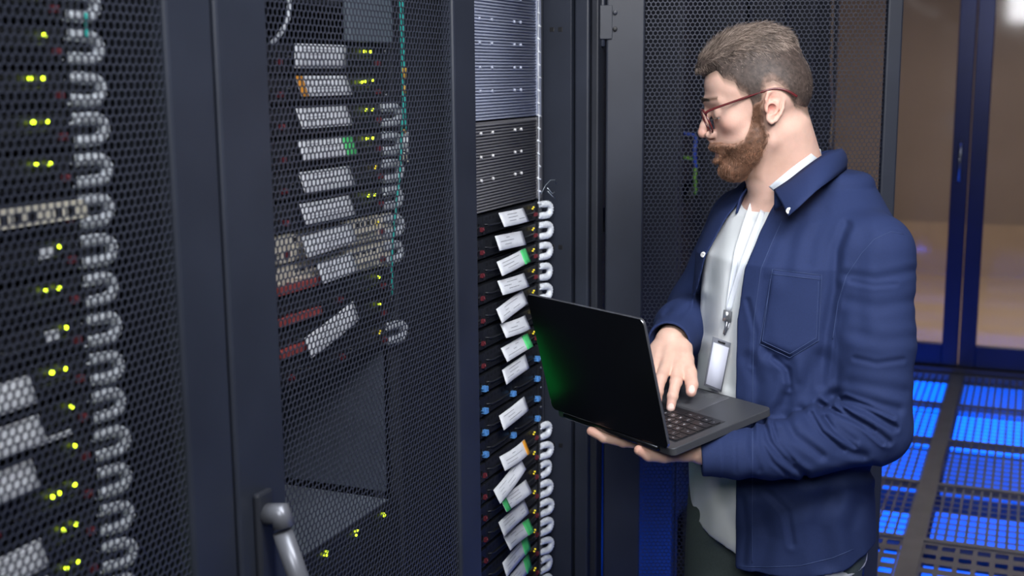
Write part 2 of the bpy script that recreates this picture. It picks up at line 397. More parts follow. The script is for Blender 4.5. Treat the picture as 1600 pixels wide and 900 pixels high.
led4 = MB(); led(led4, -.090, .031); led(led4, -.080, .032); led(led4, -.056, .034); LED4 = led4.mesh('status_light', M_led)
def card_mesh(w, h, tilt, roll, curl, seed):
    rnd = random.Random(seed); mb = MB(); n = 8; G = []
    for j in range(4):
        row = []
        for i in range(n+1):
            y = -w+w*i/n; v = -h*j/3
            x = .006+math.sin(tilt)*(-v)+curl*math.sin(math.pi*i/n)*.006
            z = v*math.cos(tilt)+roll*(y+w/2)
            row.append((x, y+.16*(-v)*-1, z))
        G.append(row)
    G = np.array(G); mb.sheet(G[::-1], .0009)
    # printed lines on the card
    for r_ in range(3):
        a = rnd.uniform(.12, .3); b = rnd.uniform(.55, .9)
        k0 = G[0]*(1-(.25+.22*r_))+G[-1]*(.25+.22*r_)
        i0 = int(a*n); i1 = max(i0+1, int(b*n)); p = k0[i0:i1+1]
        for i in range(len(p)-1):
            q = np.array([p[i], p[i+1], p[i+1]+[0, 0, .0011], p[i]+[0, 0, .0011]])+np.array([.0009, 0, .0004])
            if rnd.random() < .75: mb.add(q, [(0, 1, 2, 3)], 1)
    return mb.mesh('label_tag', [M_white, M_ink]), G
def sticker(G, end, m, w=.02, parent=None, hang=False):
    n = G.shape[1]-1; L = np.linalg.norm(G[0, -1]-G[0, 0]); k = w/L
    f = lambda j, u: np.array([np.interp(u*n, range(n+1), G[j, :, c]) for c in range(3)])
    us = np.linspace(1-k, 1.0+(.45*k if hang else 0), 4) if end == 'right' else np.linspace(-.04, k, 4)
    H = np.array([[f(j, min(max(u, 0), 1))+np.array([.0012, (u-1)*L if u > 1 else 0, 0]) for u in us] for j in range(4)])
    return MB().sheet(H[::-1], .0012).build('colour_sticker', m, parent)
def make_server(rackname, yr, z, kind='dark', lights=None, card=None, seed=0, extras=True):
    e = empty('rack_server', (GX, yr, z))
    i = 0
    for nm, me, l in SP[kind]:
        o = link(nm, me, e)
        if l:
            b = (-.300, -.160, -.026)[i]; i += 1
            link('latch', LM[kind], o, (-.001, b-.008, .016))
    if lights is not None: link('status_light', lights, e)
    if card:
        off, w, h, col, end, ti, ro, cu = card
        me, G = card_mesh(w, h, ti, ro, cu, seed)
        c = link('label_tag', me, e, (.004, off, .041)); c.parent = e
        if col: sticker(G, end, {'green': M_green, 'orange': M_orange}[col], .021 if col == 'green' else .016, c, col == 'green')
    return e
def loop_mesh(m, seed, R=.0120, L=.035):
    rnd = random.Random(seed); pts = []; 
    n = 30
    for i in range(n+1):
        u = i/n
        if u < .27: y, z = -.004+(L-R)*u/.27, R
        elif u > .73: y, z = -.004+(L-R)*(1-u)/.27, -R
        else:
            a = math.pi/2-(u-.27)/.46*math.pi; y, z = -.004+L-R+math.cos(a)*R*1.05, math.sin(a)*R
        pts.append((.010*math.sin(u*math.pi)+.004, y, z))
    pts = np.array(pts); pts = np.array([[np.interp(t, np.linspace(0, 1, n+1), pts[:, k]) for k in range(3)] for t in np.linspace(0, 1, 73)])
    rad = .0070+.0007*np.sin(np.arange(73)*1.55+seed)+np.array([rnd.uniform(-.0003, .0003) for _ in range(73)])
    mb = MB().tube(pts, rad, 10)
    # two strands wound over the bundle
    for ph in (0, 2.1, 4.2):
        an = np.linspace(0, 2*math.pi*3.2, 73)+ph+seed
        q = pts+np.stack([np.cos(an)*.0052, np.sin(an)*.0035, np.sin(an)*.0042], 1); mb.tube(q, .0019, 6)
    return mb.mesh('cable_loop', m)
LOOPS = [loop_mesh(M_loop, s) for s in range(4)]; LOOPD = [loop_mesh(M_loopd, s+10, .0120, .037) for s in range(4)]
def put_loop(me, yr, z, label, grp):
    o = link('cable_loop', me, None, (GX-.006, yr, z)); tag(o, label, 'cable', grp)
    o.rotation_euler = (random.uniform(-.06, .06), 0, random.uniform(-.15, .1)); return o
rnd = random.Random(3)
# rack C, open: units 0..23 counted from below the ribbed enclosure
ZC0 = 1.3155; YC = 2.404
cardsC = {0: (None, ''), 1: (None, ''), 2: ('green', 'right'), 3: (None, ''), 4: (None, ''), 5: (None, ''), 6: ('green', 'right'), 7: (None, ''), 9: (None, ''), 11: ('orange', 'right'),
          12: (None, ''), 13: ('green', 'left'), 14: (None, ''), 15: ('green', 'right'), 16: ('green', 'right'), 17: ('green', 'right'), 18: ('green', 'right'), 19: (None, ''), 20: (None, '')}
for k in range(0, 28):
    kind = 'blue' if 7 <= k <= 10 else 'dark'
    cd = None
    if k in cardsC:
        col, end = cardsC[k]
        ro = {12: .22, 4: .12, 16: .1, 17: .1}.get(k, rnd.uniform(-.05, .06))
        cd = (-.128+rnd.uniform(-.008, .008)-(.035 if k == 12 else 0), rnd.uniform(.118, .138) if k < 15 else .12, .030, col, end, rnd.uniform(.35, .6), ro, rnd.uniform(-.5, .8))
    s = make_server('C', YC, ZC0-k*US, kind, None if kind == 'blue' else LED3, cd, 100+k)
    if k == 0: w_ = 'directly below the ribbed enclosure'
    else: w_ = '%s down in the open rack' % (ORD[k] if k < 21 else 'low down, near the floor')
    tagt = ('bare of labels' if not cd else 'with white paper tag' if not cd[3] else 'white tag with %s sticker' % cd[3])
    if k > 20: tag(s, 'black one-unit server near the floor of the open rack, hidden below the frame', 'server', 'servers low in the open rack')
    else: tag(s, 'black %s-latched server, %s, %s' % ('blue' if kind == 'blue' else 'red', tagt, w_), 'server', 'servers in the open rack')
    if k not in (6, 7, 8, 9, 10) and k <= 22:
        put_loop(LOOPS[k % 4], YC-.008, 1.338-k*US-.0003, 'white cable loop at the end of the %s server in the open rack' % (ORD[k] if k < 21 else 'lowest'), 'cable loops in the open rack')
# ribbed enclosures at the top of rack C
def ribbed(z0, z1, m, mdot, dots, label, ry=.0):
    e = empty('storage_enclosure', (GX, YC, z0)); h = z1-z0
    MB().box(-.6, -.014, -.462, -.0206, .001, h-.001).build('chassis', M_bezel, e)
    fr = MB().box(-.012, -.006, -.4626, -.0206, .001, h-.001)
    for a, b in ((-.4826, -.4626), (-.0206, 0)): fr.box(-.010, 0, a, b, .001, h-.001)
    fr.build('front_plate', m, e, .0008)
    rb = MB(); n = int(h/.0058)
    for i in range(n):
        z = .003+i*.0058; rb.tube([(-.004, -.461, z), (-.004, -.022, z)], .0019, 6)
    rb.build('ribbed_cover', m, e)
    for i in range(int(h/US)):
        z = h-.022-i*US
        for y in (-.305, -.250, -.140, -.108):
            mb = MB().tube([(-.004, y, z), (.0006, y, z), (.0012, y, z)], [.0034, .0034, .002], 10); mb.build('bolt', mdot, e)
    return tag(e, label, 'storage enclosure', 'ribbed enclosures at the top of the open rack')
M_r1 = mat('ribbed_lit_cover', (.44, .48, .60), .45, .1, var=.12, vscale=5)  # upper cover's stronger reflected light is put into its paler colour
M_r2 = mat('ribbed_dark_cover', (.20, .20, .215), .45, .1, var=.12, vscale=5)
ribbed(1.536, 1.536+.30, M_r1, mat('bolt_dull', (.48, .52, .63), .4, .2), 1, 'pale blue-grey ribbed enclosure at the very top of the open rack')
ribbed(1.362, 1.535, M_r2, mat('bolt_bright', (.75, .75, .75), .3, .2), 1, 'darker ribbed enclosure with bright bolts, under the pale blue-grey one')
# rail cord with clips, curly wire end
mb = MB(); pts = [(GX+.012, YC-.046+.002*math.sin(i*1.3), 1.82-i*.047) for i in range(11)]
mb.tube(pts, .0009, 6, mi=0).tube([(GX+.004, YC-.024, 1.82), (GX+.004, YC-.024, 1.36)], .0008, 6)
for i in range(18):
    z = 1.80-i*.026; mb.tube([(GX+.010, YC-.048+rnd.uniform(-.002, .006), z), (GX+.014, YC-.044+rnd.uniform(-.004, .008), z-.004)], .0022, 6, mi=0)
tag(mb.build('cable_tie_cord', M_loop), 'thin pale cord with small ties along the right rail of the ribbed enclosures', 'cord')
cp = [(GX+.014, YC-.04+.001, 1.375), (GX+.02, YC-.03, 1.392), (GX+.022, YC-.005, 1.402), (GX+.022, YC+.022, 1.400), (GX+.020, YC+.034, 1.390)]
mb = MB().tube(cp, .0007, 6).tube([(GX+.014, YC-.002, 1.385), (GX+.02, YC+.01, 1.372), (GX+.02, YC+.024, 1.374)], .0009, 6).tube([(GX+.014, YC-.002, 1.378), (GX+.02, YC+.012, 1.366), (GX+.02, YC+.026, 1.360)], .0009, 6)
tag(mb.build('loose_wire', mat('silver_wire', (.55, .62, .66), .3, .6)), 'thin curly wire ends sticking out just above the topmost tagged server', 'wire')
# rack B behind mesh
YB = 1.742; ZB0 = 1.5365
cardsB = {-2: (None, '', 0), -1: ('orange', 'left', 0), 0: (None, '', 0), 1: ('green', 'right', 0), 2: (None, '', 0), 3: (None, '', 0), 4: (None, '', .04), 5: (None, '', .04), 7: (None, '', .22)}
for k in range(-2, 9):
    kind = 'beige' if k in (4, 5) else 'dark'
    cd = None
    if k in cardsB:
        col, end, ro = cardsB[k]; cd = (-.150+(k == -2)*.004, .138 if k != 5 else .10, .031 if k != -2 else .034, col, end, .45 if k != -2 else .05, ro, .3)
    s = make_server('B', YB, ZB0-k*US, kind, [LED2, LED4, LED2, LED2, LED3, LED2, LED3, None, LED1, LED1, LED3][k+2], cd, 200+k)
    if k in (6, 7, 5):     # red carrier bars at the near end
        MB().box(.001, .009, -.345, -.235, .006, .019).build('red_bar', mat('red_bar', (.42, .075, .065), .5), s, .002)
    tag(s, '%s server %s behind the middle mesh door, %s down' % ('pale beige' if kind == 'beige' else 'black', 'with white tag' if cd and not cd[3] else 'with %s-edged white tag' % cd[3] if cd else 'without a tag', ORD[k+2]), 'server', 'servers behind the middle mesh door')
    if k in (0, 1, 2, 3, 4, 5, 8):
        put_loop(LOOPD[k % 4], YB-.020, ZB0+.0225-k*US, 'grey cable loop behind the middle mesh door at the end of the %s server' % ORD[k+2], 'cable loops behind the middle mesh door')
def blank_unit(name, y, z0, z1, m, depth, label, cat, leds=0, grp=None):
    e = empty(name, (GX, y, z0)); h = z1-z0
    MB().box(-depth, -.008, -.462, -.0206, .0, h).build('chassis', m, e, .002)
    fr = MB().box(-.008, 0, -.4826, 0, 0, h)
    n = int(h/.011)
    for i in range(n): fr.box(0, .002, -.455, -.028, .004+i*.011, .008+i*.011)
    fr.build('front_plate', M_bezel, e, .0006)
    if leds:
        mb = MB()
        for i in range(leds):
            y_ = -.42+.365*i/max(leds-1, 1)
            for q in range(3): led(mb, y_+rnd.uniform(-.006, .006), h-.008-rnd.uniform(0, .010), .0019, x=.003)
        mb.build('status_light', M_led, e)
    return tag(e, label, cat, grp)
M_top = mat('zinc_lid', (.34, .39, .46), .42, .35, var=.15, vscale=8)
blank_unit('power_supply', YB, .62, .918, M_top, .72, 'large black unit with grey lid and yellow-green lights, low behind the middle mesh door', 'power unit', 5)
blank_unit('power_supply', YB, .10, .60, M_top, .72, 'tall black unit at the foot of the rack behind the middle mesh door', 'power unit')
# top of rack B: louvred unit, side duct, pale cable
blank_unit('louvred_unit', YB, 1.72, 2.05, M_bezel, .6, 'dark louvred unit at the top behind the middle mesh door', 'rack unit')
e = tag(MB().box(.004, .016, -.145, -.010, 1.672, 2.05).build('cable_duct', mat('grey_duct', (.17, .21, .25), .5), None, .003), 'grey vertical cover plate at the top right behind the middle mesh door', 'duct')
e.location = (GX, YB, 0)
mb = MB(); 
pts = [onX(438, -60, -.93), onX(452, 0, -.93), onX(450, 30, -.925), onX(436, 56, -.93), onX(424, 68, -.94)]
pts = np.array([[np.interp(t, range(5), np.array(pts)[:, k]) for k in range(3)] for t in np.linspace(0, 4, 25)]); mb.tube(pts, .0035, 8)
tag(mb.build('white_cable', M_loopd), 'pale cable curving down at the top left behind the middle mesh door', 'cable')
# teal cables
def pathX(pp, X, n=40):
    P_ = np.array([onX(x, y, X) for x, y in pp]); t = np.linspace(0, len(pp)-1, n)
    return np.stack([np.interp(t, range(len(pp)), P_[:, k]) for k in range(3)], 1)
XT = -.925
mb = MB(); mb.tube(pathX([(624, -80), (625, 0), (628, 100), (630, 170), (627, 220), (625, 270), (618, 330), (612, 400), (613, 462)], XT), .0018, 8)
tag(mb.build('teal_cable', M_teal), 'thin teal cable hanging behind the middle mesh door past the cable loops', 'cable', 'teal cables')
mb = MB(); mb.tube(pathX([(629, -80), (629, 0), (631, 100), (633, 170), (634, 204)], XT), .0018, 8)
t2 = tag(mb.build('teal_cable', M_teal), 'shorter teal cable behind the middle mesh door ending in a double connector', 'cable', 'teal cables')
mb = MB(); mb.tube(pathX([(631, 206), (631, 236)], XT, 4), .0024, 8).tube(pathX([(636, 206), (636, 238)], XT, 4), .0024, 8); mb.build('connector', M_loop, t2)
mb = MB(); mb.tube(pathX([(631, 238), (631, 252)], XT, 4), .0018, 8).tube(pathX([(636, 240), (637, 253)], XT, 4), .0018, 8); mb.build('connector_tip', M_beige, t2)
mb = MB()
for z0_, z1_ in ((106, 124), (134, 146), (203, 207)): mb.tube(pathX([(631, z0_), (632, z1_)], XT+.002, 3), .0045 if z0_ < 120 else .003, 8)
mb.build('yellow_clip', mat('amber_clip', (.65, .38, .05), .4), t2)
# rack A behind mesh
YA = 1.052; ZA0 = 1.677
kinds = {}
for k in range(-1, 21):
    cd = None
    if k >= 9 and k not in (12, 18): cd = (-.115+rnd.uniform(-.012, .008), .14, .031, 'green' if k in (15,) else None, 'right', .5, 0, .3)
    L = {0: LED1, 1: LED1, 2: LED2, 3: LED2, 4: LED2, 5: None, 6: LED1, 7: LED2, 8: LED1, 9: LED2, 10: LED1, 11: LED1, 12: LED4, 13: LED2, 14: LED2}.get(k, LED2)
    s = make_server('A', YA, ZA0-k*US, 'dark', L, cd, 300+k)
    if k == 5:
        mb = MB().box(.0, .006, -.455, -.012, .016, .036)
        for q in range(22):
            if q % 7 != 5: mb.box(.006, .0066, -.44+q*.019, -.430+q*.019, .020, .031, 1)
        mb.build('port_strip', [M_beige, M_port], s, .0008)
    if k in (6, 8): MB().box(.001, .003, -.083, -.064, .020, .034).build('asset_sticker', M_white, s)
    if k == 10: MB().box(.001, .0025, -.115, -.055, .003, .009).build('asset_sticker', M_white, s)
    tag(s, 'black rack server behind the nearest mesh door, %s, %s down' % ('with beige port strip' if k == 5 else 'white tag at its near end' if cd else 'without tag', ORD[k+1] if k < 20 else 'lowest'), 'server', 'servers behind the nearest mesh door')
    if k >= -1 and k < 18: put_loop(LOOPD[(k+2) % 4], YA-.014, ZA0+.0215-k*US, 'grey cable loop behind the nearest mesh door at the end of the %s server' % ORD[k+1], 'cable loops behind the nearest mesh door')
mb = MB().tube(pathX([(134, 20), (135, 45), (135, 58)], -.925, 8), .0019, 8); tag(mb.build('teal_cable', M_teal), 'short piece of teal cable between two cable loops behind the nearest mesh door', 'cable', None)
# beyond rack D
GEAR[3.23] = 3.78
rackE = make_rack(3.23, 3.92, 'none', 'black server rack, second beyond the open mesh door')
GEAR[3.93] = 4.48; GEAR[4.63] = 5.18
rackF = make_rack(3.93, 4.62, 'none', 'black server rack, third beyond the open mesh door')
rackG = make_rack(4.63, 5.32, 'none', 'black server rack, fourth beyond the open mesh door')
GEAR[5.33] = 5.88
rackH = make_rack(5.33, 6.02, 'none', 'farthest black server rack, the one nearest the glass doors')
for pp, m_, lb in [([(1088, 212), (1085, 236), (1087, 262)], mat('blue_cable', (.05, .10, .45), .5), 'blue cable glimpsed through the open mesh door, in front of the beard'),
                   ([(1088, 250), (1086, 275), (1087, 304)], mat('green_cable', (.16, .36, .05), .5), 'green cable glimpsed through the open mesh door, in front of the beard'),
                   ([(1302, -50), (1298, 120), (1301, 180), (1297, 232)], mat('tan_cable', (.40, .28, .16), .5), 'tan cable glimpsed through the open mesh door behind the head')]:
    P_ = []
    for x, y in pp: d = ray(x, y); P_.append(CAM+d*((-.90)/d[0]))
    if x < 1200: P_.insert(0, P_[0]+np.array([-.062, 0, .012]))
    else: P_ = [q+(q-CAM)*(-.04) for q in P_]
    P_ = np.array(P_); pp = [0]*len(P_); t = np.linspace(0, len(pp)-1, 14); P_ = np.stack([np.interp(t, range(len(pp)), P_[:, k]) for k in range(3)], 1)
    tag(MB().tube(P_, .006, 8).build('hanging_cable', m_), lb, 'cable')

for y_r, nm in ((3.09, 'first'), (3.78, 'second')):
    blank_unit('storage_unit', y_r, 1.30, 1.98, M_bezel, .6, 'black louvred unit high in the %s doorless rack behind the open door' % nm, 'storage unit')
    blank_unit('storage_unit', y_r, .25 if nm == 'second' else .80, 1.24, M_bezel, .6, 'black louvred unit low in the %s doorless rack behind the open door' % nm, 'storage unit')
# ---------------------------------------------------------------- signed-distance modelling for the person
f32 = np.float32
def _ln(p): return np.sqrt((p*p).sum(1))
def ell(P, c, r, R=None):
    p = P-np.asarray(c, f32)
    if R is not None: p = p@np.asarray(R, f32)
    r = np.asarray(r, f32); k0 = _ln(p/r); k1 = _ln(p/(r*r)); return k0*(k0-1)/(k1+1e-9)
def cap(P, a, b, ra, rb=None):
    a = np.asarray(a, f32); b = np.asarray(b, f32); rb = ra if rb is None else rb
    pa = P-a; ba = b-a; h = np.clip(pa@ba/(ba@ba+1e-12), 0, 1)
    return _ln(pa-h[:, None]*ba)-(ra+(rb-ra)*h)
def chain(P, pts, rad, k=.006):
    d = None
    for i in range(len(pts)-1):
        e = cap(P, pts[i], pts[i+1], rad[i], rad[i+1]); d = e if d is None else smin(d, e, k)
    return d
def smin(a, b, k): h = np.clip(.5+.5*(b-a)/k, 0, 1); return b*(1-h)+a*h-k*h*(1-h)
def smax(a, b, k): return -smin(-a, -b, k)
def snet(fn, lo, hi, h, margin=1.7):
    lo = np.asarray(lo, float); hi = np.asarray(hi, float); B = 10
    nb = np.ceil((hi-lo)/(h*B)).astype(int); n = nb*B
    G = np.ones(n, f32)
    bc = np.stack(np.meshgrid(*[np.arange(k) for k in nb], indexing='ij'), -1).reshape(-1, 3)
    cen = (lo+(bc+.5)*B*h).astype(f32); dc = fn(cen)
    act = np.abs(dc) < .87*B*h*margin
    for b_, v in zip(bc[~act], dc[~act]):
        if v < 0: G[b_[0]*B:(b_[0]+1)*B, b_[1]*B:(b_[1]+1)*B, b_[2]*B:(b_[2]+1)*B] = -1
    loc = np.stack(np.meshgrid(*[np.arange(B)]*3, indexing='ij'), -1).reshape(-1, 3)
    ba = bc[act]
    for s in range(0, len(ba), 160):
        bb = ba[s:s+160]; ii = (bb[:, None]*B+loc[None]).reshape(-1, 3)
        d = fn((lo+ii*h).astype(f32))
        G[ii[:, 0], ii[:, 1], ii[:, 2]] = d
    G[0] = G[-1] = 1; G[:, 0] = G[:, -1] = 1; G[:, :, 0] = G[:, :, -1] = 1
    S = G < 0; c = tuple(k-1 for k in n)
    cnt = np.zeros(c, np.int8)
    for dx in (0, 1):
        for dy in (0, 1):
            for dz in (0, 1): cnt += S[dx:dx+c[0], dy:dy+c[1], dz:dz+c[2]]
    mix = (cnt > 0) & (cnt < 8); ids = -np.ones(c, np.int64); I = np.argwhere(mix); ids[mix] = np.arange(len(I))
    acc = np.zeros((len(I), 3)); num = np.zeros(len(I))
    crn = [(x, y, z) for x in (0, 1) for y in (0, 1) for z in (0, 1)]
    for a in crn:
        for b in crn:
            if sum(b)-sum(a) == 1 and all(q >= p for p, q in zip(a, b)):
                A = I+a; Bq = I+b; va = G[A[:, 0], A[:, 1], A[:, 2]]; vb = G[Bq[:, 0], Bq[:, 1], Bq[:, 2]]
                mk = (va < 0) != (vb < 0); t = np.where(mk, va/(va-vb+1e-12), 0)
                acc += np.where(mk[:, None], np.array(a)+t[:, None]*(np.array(b)-np.array(a)), 0); num += mk
    v = lo+(I+acc/num[:, None])*h
    q = []
    for ax in range(3):
        e = [0, 0, 0]; e[ax] = 1
        s0 = S[:n[0]-1, :n[1]-1, :n[2]-1]; s1 = S[e[0]:n[0]-1+e[0], e[1]:n[1]-1+e[1], e[2]:n[2]-1+e[2]]
        E_ = np.argwhere(s0 != s1); u, w_ = [(1, 2), (2, 0), (0, 1)][ax]
        E_ = E_[(E_[:, u] > 0) & (E_[:, w_] > 0)]
        def at(du, dw):
            k = E_.copy(); k[:, u] -= du; k[:, w_] -= dw; return ids[k[:, 0], k[:, 1], k[:, 2]]
        Q = np.stack([at(1, 1), at(0, 1), at(0, 0), at(1, 0)], 1)
        fl = s0[E_[:, 0], E_[:, 1], E_[:, 2]]
        Q[~fl] = Q[~fl][:, ::-1]; q.append(Q)
    q = np.concatenate(q); q = q[(q >= 0).all(1)]
    return v, q
def sines(P, seed, f, n=6):
    r = np.random.default_rng(seed); o = np.zeros(len(P), f32)
    for i in range(n):
        k = r.normal(0, 1, 3); k = k/np.linalg.norm(k)*f*r.uniform(.6, 1.6); o += np.sin(P@k.astype(f32)+r.uniform(0, 6))
    return o/n

PT0 = 2.07                                    # distance of the man's head from the camera
# ---- head frame (metres)
HO = V(1204, 168, PT0)
yw, pt = math.radians(-8), math.radians(14)
f0 = np.array([-math.cos(yw), -math.sin(yw), 0]); hl = np.array([math.sin(yw), -math.cos(yw), 0]); h_up = np.array([0, 0, 1.])
HR = np.stack([f0*math.cos(pt)-h_up*math.sin(pt), hl, h_up*math.cos(pt)+f0*math.sin(pt)], 1)   # columns: forward, left, up
HS = .96
def h2v(p): return HO+(np.asarray(p, float)*HS/1000.)@HR.T
def v2h(P): return ((P-HO.astype(f32))@HR.astype(f32)*(1000./HS)).astype(f32)
def mir(p): return (p[0], -p[1], p[2])
def both(fn, P): return np.minimum(fn(P), fn(P*np.array([1, -1, 1], f32)))
def cranium(p):
    d = ell(p, (12, 0, 48), (84, 75, 79)); d = smin(d, ell(p, (-16, 0, 30), (58, 71, 60)), 18)
    d = smin(d, ell(p, (52, 0, 55), (52, 62, 50)), 14); return d
def head_sdf(p):                              # p in head millimetres
    q = p.copy(); q[:, 1] = np.abs(q[:, 1]); q0 = p
    d = cranium(p)
    d = smin(d, ell(q, (54, 0, 8), (47, 60, 48)), 14)
    d = smin(d, ell(q, (60, 0, -34), (46, 45, 42)), 16)
    d = smin(d, cap(q, (4, 56, -2), (14, 46, -48), 13, 10), 14)
    d = smin(d, cap(q, (17, 43, -54), (78, 15, -88), 11, 15), 20)
    d = smin(d, ell(q, (80, 0, -84), (24, 24, 19)), 12)
    d = smin(d, ell(q, (40, 0, -62), (44, 44, 24)), 14)
    d = smin(d, ell(q, (48, 0, -38), (42, 53, 42)), 16); d = smin(d, ell(q, (70, 42, -8), (16, 14, 11)), 20)       # cheekbone
    d = smin(d, cap(q, (104, 8, 37), (82, 44, 35), 7.5, 5), 14)  # brow ridge
    d = smax(d, -ell(q, (103, 33, 13), (15, 19, 11)), 9)      # eye socket
    n = chain(q, [(104, 0, 30), (111, 0, 14), (119, 0, -4), (123, 0, -13)], [6, 6.2, 7.5, 8.5], 4)
    n = smin(n, ell(q, (124, 0, -15), (8.5, 9, 8.5)), 4); n = smin(n, ell(q, (111, 13, -20), (10, 7, 7.5)), 5)
    n = smin(n, cap(q, (116, 0, -26), (110, 0, -36), 4), 4)
    d = smin(d, n, 7)
    d = smax(d, -ell(q, (115, 6.5, -27), (6, 3.4, 4)), 2)      # nostril
    d = smin(d, ell(q, (95, 0, -44), (17, 24, 13)), 9)        # upper lip mound
    d = smin(d, chain(q, [(109, 0, -49.5), (105, 12, -50), (94, 24, -54)], [5, 4.2, 2.6], 4), 4)
    d = smin(d, chain(q, [(107, 0, -61), (103, 12, -60), (94, 23, -56)], [5.8, 5, 2.8], 4), 4)
    d = smax(d, -chain(q, [(115, 0, -55.5), (110, 13, -56), (98, 26, -56)], [1.3, 1.3, 1.2], 2), 2.5)
    # closed-down eyelids over the eyeball
    lid = ell(q, (85, 32, 12), (14.4, 14.4, 13.8)); d = smin(d, smax(lid, -(q[:, 2]-8.2+(q[:, 0]-84)*.10), 1.2), 4)
    low = ell(q, (84, 32, 11), (13.4, 14, 13.4)); d = smin(d, smax(low, (q[:, 2]-3.5), 1.5), 4)
    d = smin(d, cap(q, (98, 20, 9.5), (94, 42, 8.3), 1.5, 1.3), 2)
    # ears
    e = ear_sdf(q); return smin(d, e, 3.5)
EO = np.array([2, 70, 4], f32)
ea = math.radians(26); et = math.radians(-13)
_n = np.array([-math.sin(ea), math.cos(ea), 0.]); _u = np.array([math.sin(et), 0, math.cos(et)]); _u = _u-_n*(_u@_n); _u /= np.linalg.norm(_u); _f = np.cross(_n, _u)
if _f[0] < 0: _f = -_f
ER = np.stack([_f, _n, _u], 1).astype(f32)    # ear axes: forward, outward, up
def ear_sdf(q):
    e = ((q-EO)@ER)/.93; e[:, 0] /= 1.10
    d = ell(e, (-1, 1, 4), (15.5, 3.8, 25))
    d = smin(d, ell(e, (3, 1, -21), (9, 4.2, 10)), 5)                                  # lobe
    d = smax(d, -ell(e, (2, 7.0, -2), (10.5, 8.5, 13)), 2)                                 # concha
    d = smax(d, -ell(e, (-2, 6.0, 16), (9, 5.5, 8)), 2)
    rim = [(9, 3, -1), (12, 4, 12), (8, 5, 25), (-3, 6, 30.5), (-13, 7, 26), (-18, 7.5, 12), (-17, 7, -3), (-12, 6, -15), (-5, 4, -25), (3, 3, -29), (8, 2, -24)]
    d = smin(d, chain(e, rim, [2.2, 2.8, 3.2, 3.4, 3.4, 3.2, 3.0, 2.9, 3.1, 3.6, 2.8], 2), 1.6)
    d = smin(d, chain(e, [(-8, 5, 20), (-9.5, 6, 8), (-9, 5.5, -5), (-4, 4.5, -13), (3, 4, -15)], [2.0, 2.1, 2.1, 2.2, 2.3], 2), 1.6)   # antihelix
    d = smin(d, ell(e, (10.5, 3.0, -5), (4, 3.6, 6.5)), 3)                              # tragus
    d = smin(d, cap(e, (8, 3, -2), (-3, 4, 2), 2.2, 1.6), 2)
    d = smax(d, -cap(e, (4, 6, -6), (7, -4, -6), 3.0), 2)
    d = smin(d, cap(e, (2, -10, 0), (0, 0, 2), 13, 10), 6)
    d = smax(d, -ell(e, (3, 6.6, -4), (7.0, 8, 8.5)), 2)
    return d*.93
# ---- skeleton in the person's frame
NB = V(1246, 300, 2.11); NT = h2v((-10, 0, -38))
TAX = [(1.47, V(1262, 0, 2.12)[0]*0), ]
def lerp(x, xs, ys): return np.interp(x, xs, ys).astype(f32)
CZ = np.array([.70, .78, .85, 1.09, 1.31, 1.43]); 
CA = np.array([V(1222, 850, 2.08)[0], V(1222, 830, 2.08)[0], V(1221, 800, 2.08)[0], V(1219, 600, 2.08)[0], V(1240, 410, 2.10)[0], V(1258, 320, 2.12)[0]])
CTT = np.array([2.09, 2.09, 2.09, 2.08, 2.10, 2.12])
PSI = math.radians(31); tf = np.array([-math.cos(PSI), -math.sin(PSI)]); tl = np.array([math.sin(PSI), -math.cos(PSI)])
def tor_loc(P):
    c = P[:, 2]; a = P[:, 0]-lerp(c, CZ, CA); t = P[:, 1]-lerp(c, CZ, CTT)
    return a*tf[0]+t*tf[1], a*tl[0]+t*tl[1], c
def loft(P, zs, ws, ds, off, top, bot, k=.03):
    xf, xl, c = tor_loc(P); w = lerp(c, zs, ws); d = lerp(c, zs, ds); xf = xf-lerp(c, zs, off)
    k0 = np.sqrt((xf/d)**2+(xl/w)**2); k1 = np.sqrt((xf/d**2)**2+(xl/w**2)**2)
    s = k0*(k0-1)/(k1+1e-6); s = np.where(k0 < .05, -d, s)
    s = smax(s, c-top, k); return smax(s, bot-c, .004)
def torso_body(P):
    s = loft(P, [.74, .85, .95, 1.09, 1.2, 1.31, 1.38, 1.43], [.165, .170, .162, .150, .160, .172, .165, .12], [.115, .118, .11, .11, .12, .128, .105, .08], [.0, .0, .005, .012, .010, .005, 0, -.005], 1.445, .72)
    return s
S1 = V(1362, 398, 1.955); E1 = V(1366, 668, 1.90); W1 = V(1108, 704, 1.915)           # near (left) arm
S2 = V(1166, 352, 2.25); E2 = V(1094, 482, 2.33); W2 = V(1047, 533, 2.085)            # far (right) arm
def neck(P): return smin(cap(P, NT, NB, .050, .056), cap(P, h2v((34, 0, -66)), NB+np.array([-.02, -.01, -.05]), .036, .05), .04)
def body_upper(P):
    d = head_sdf(v2h(P))*HS/1000
    nk = neck(P); nk = smin(nk, cap(P, NB+np.array([.01, 0, -.01]), S1*.75+NB*.25, .06, .055), .03); nk = smin(nk, torso_body(P), .03)
    d = smin(d, nk, .016)
    # sternomastoid
    return d
SKIN = mat('skin', (.8, .6, .5), .48, attr='tone', var=.05, vscale=60, bump=.35, bscale=420, sss=.12, spec=.35)
def add_tone(me, cols):
    a = me.color_attributes.new('tone', 'FLOAT_COLOR', 'POINT'); c = np.ones((len(me.vertices), 4), f32); c[:, :3] = cols; a.data.foreach_set('color', c.ravel())
def segd(P, pts):
    d = np.full(len(P), 9e9)
    for a, b in zip(pts[:-1], pts[1:]): d = np.minimum(d, cap(P, a, b, 0))
    return d
parts = []
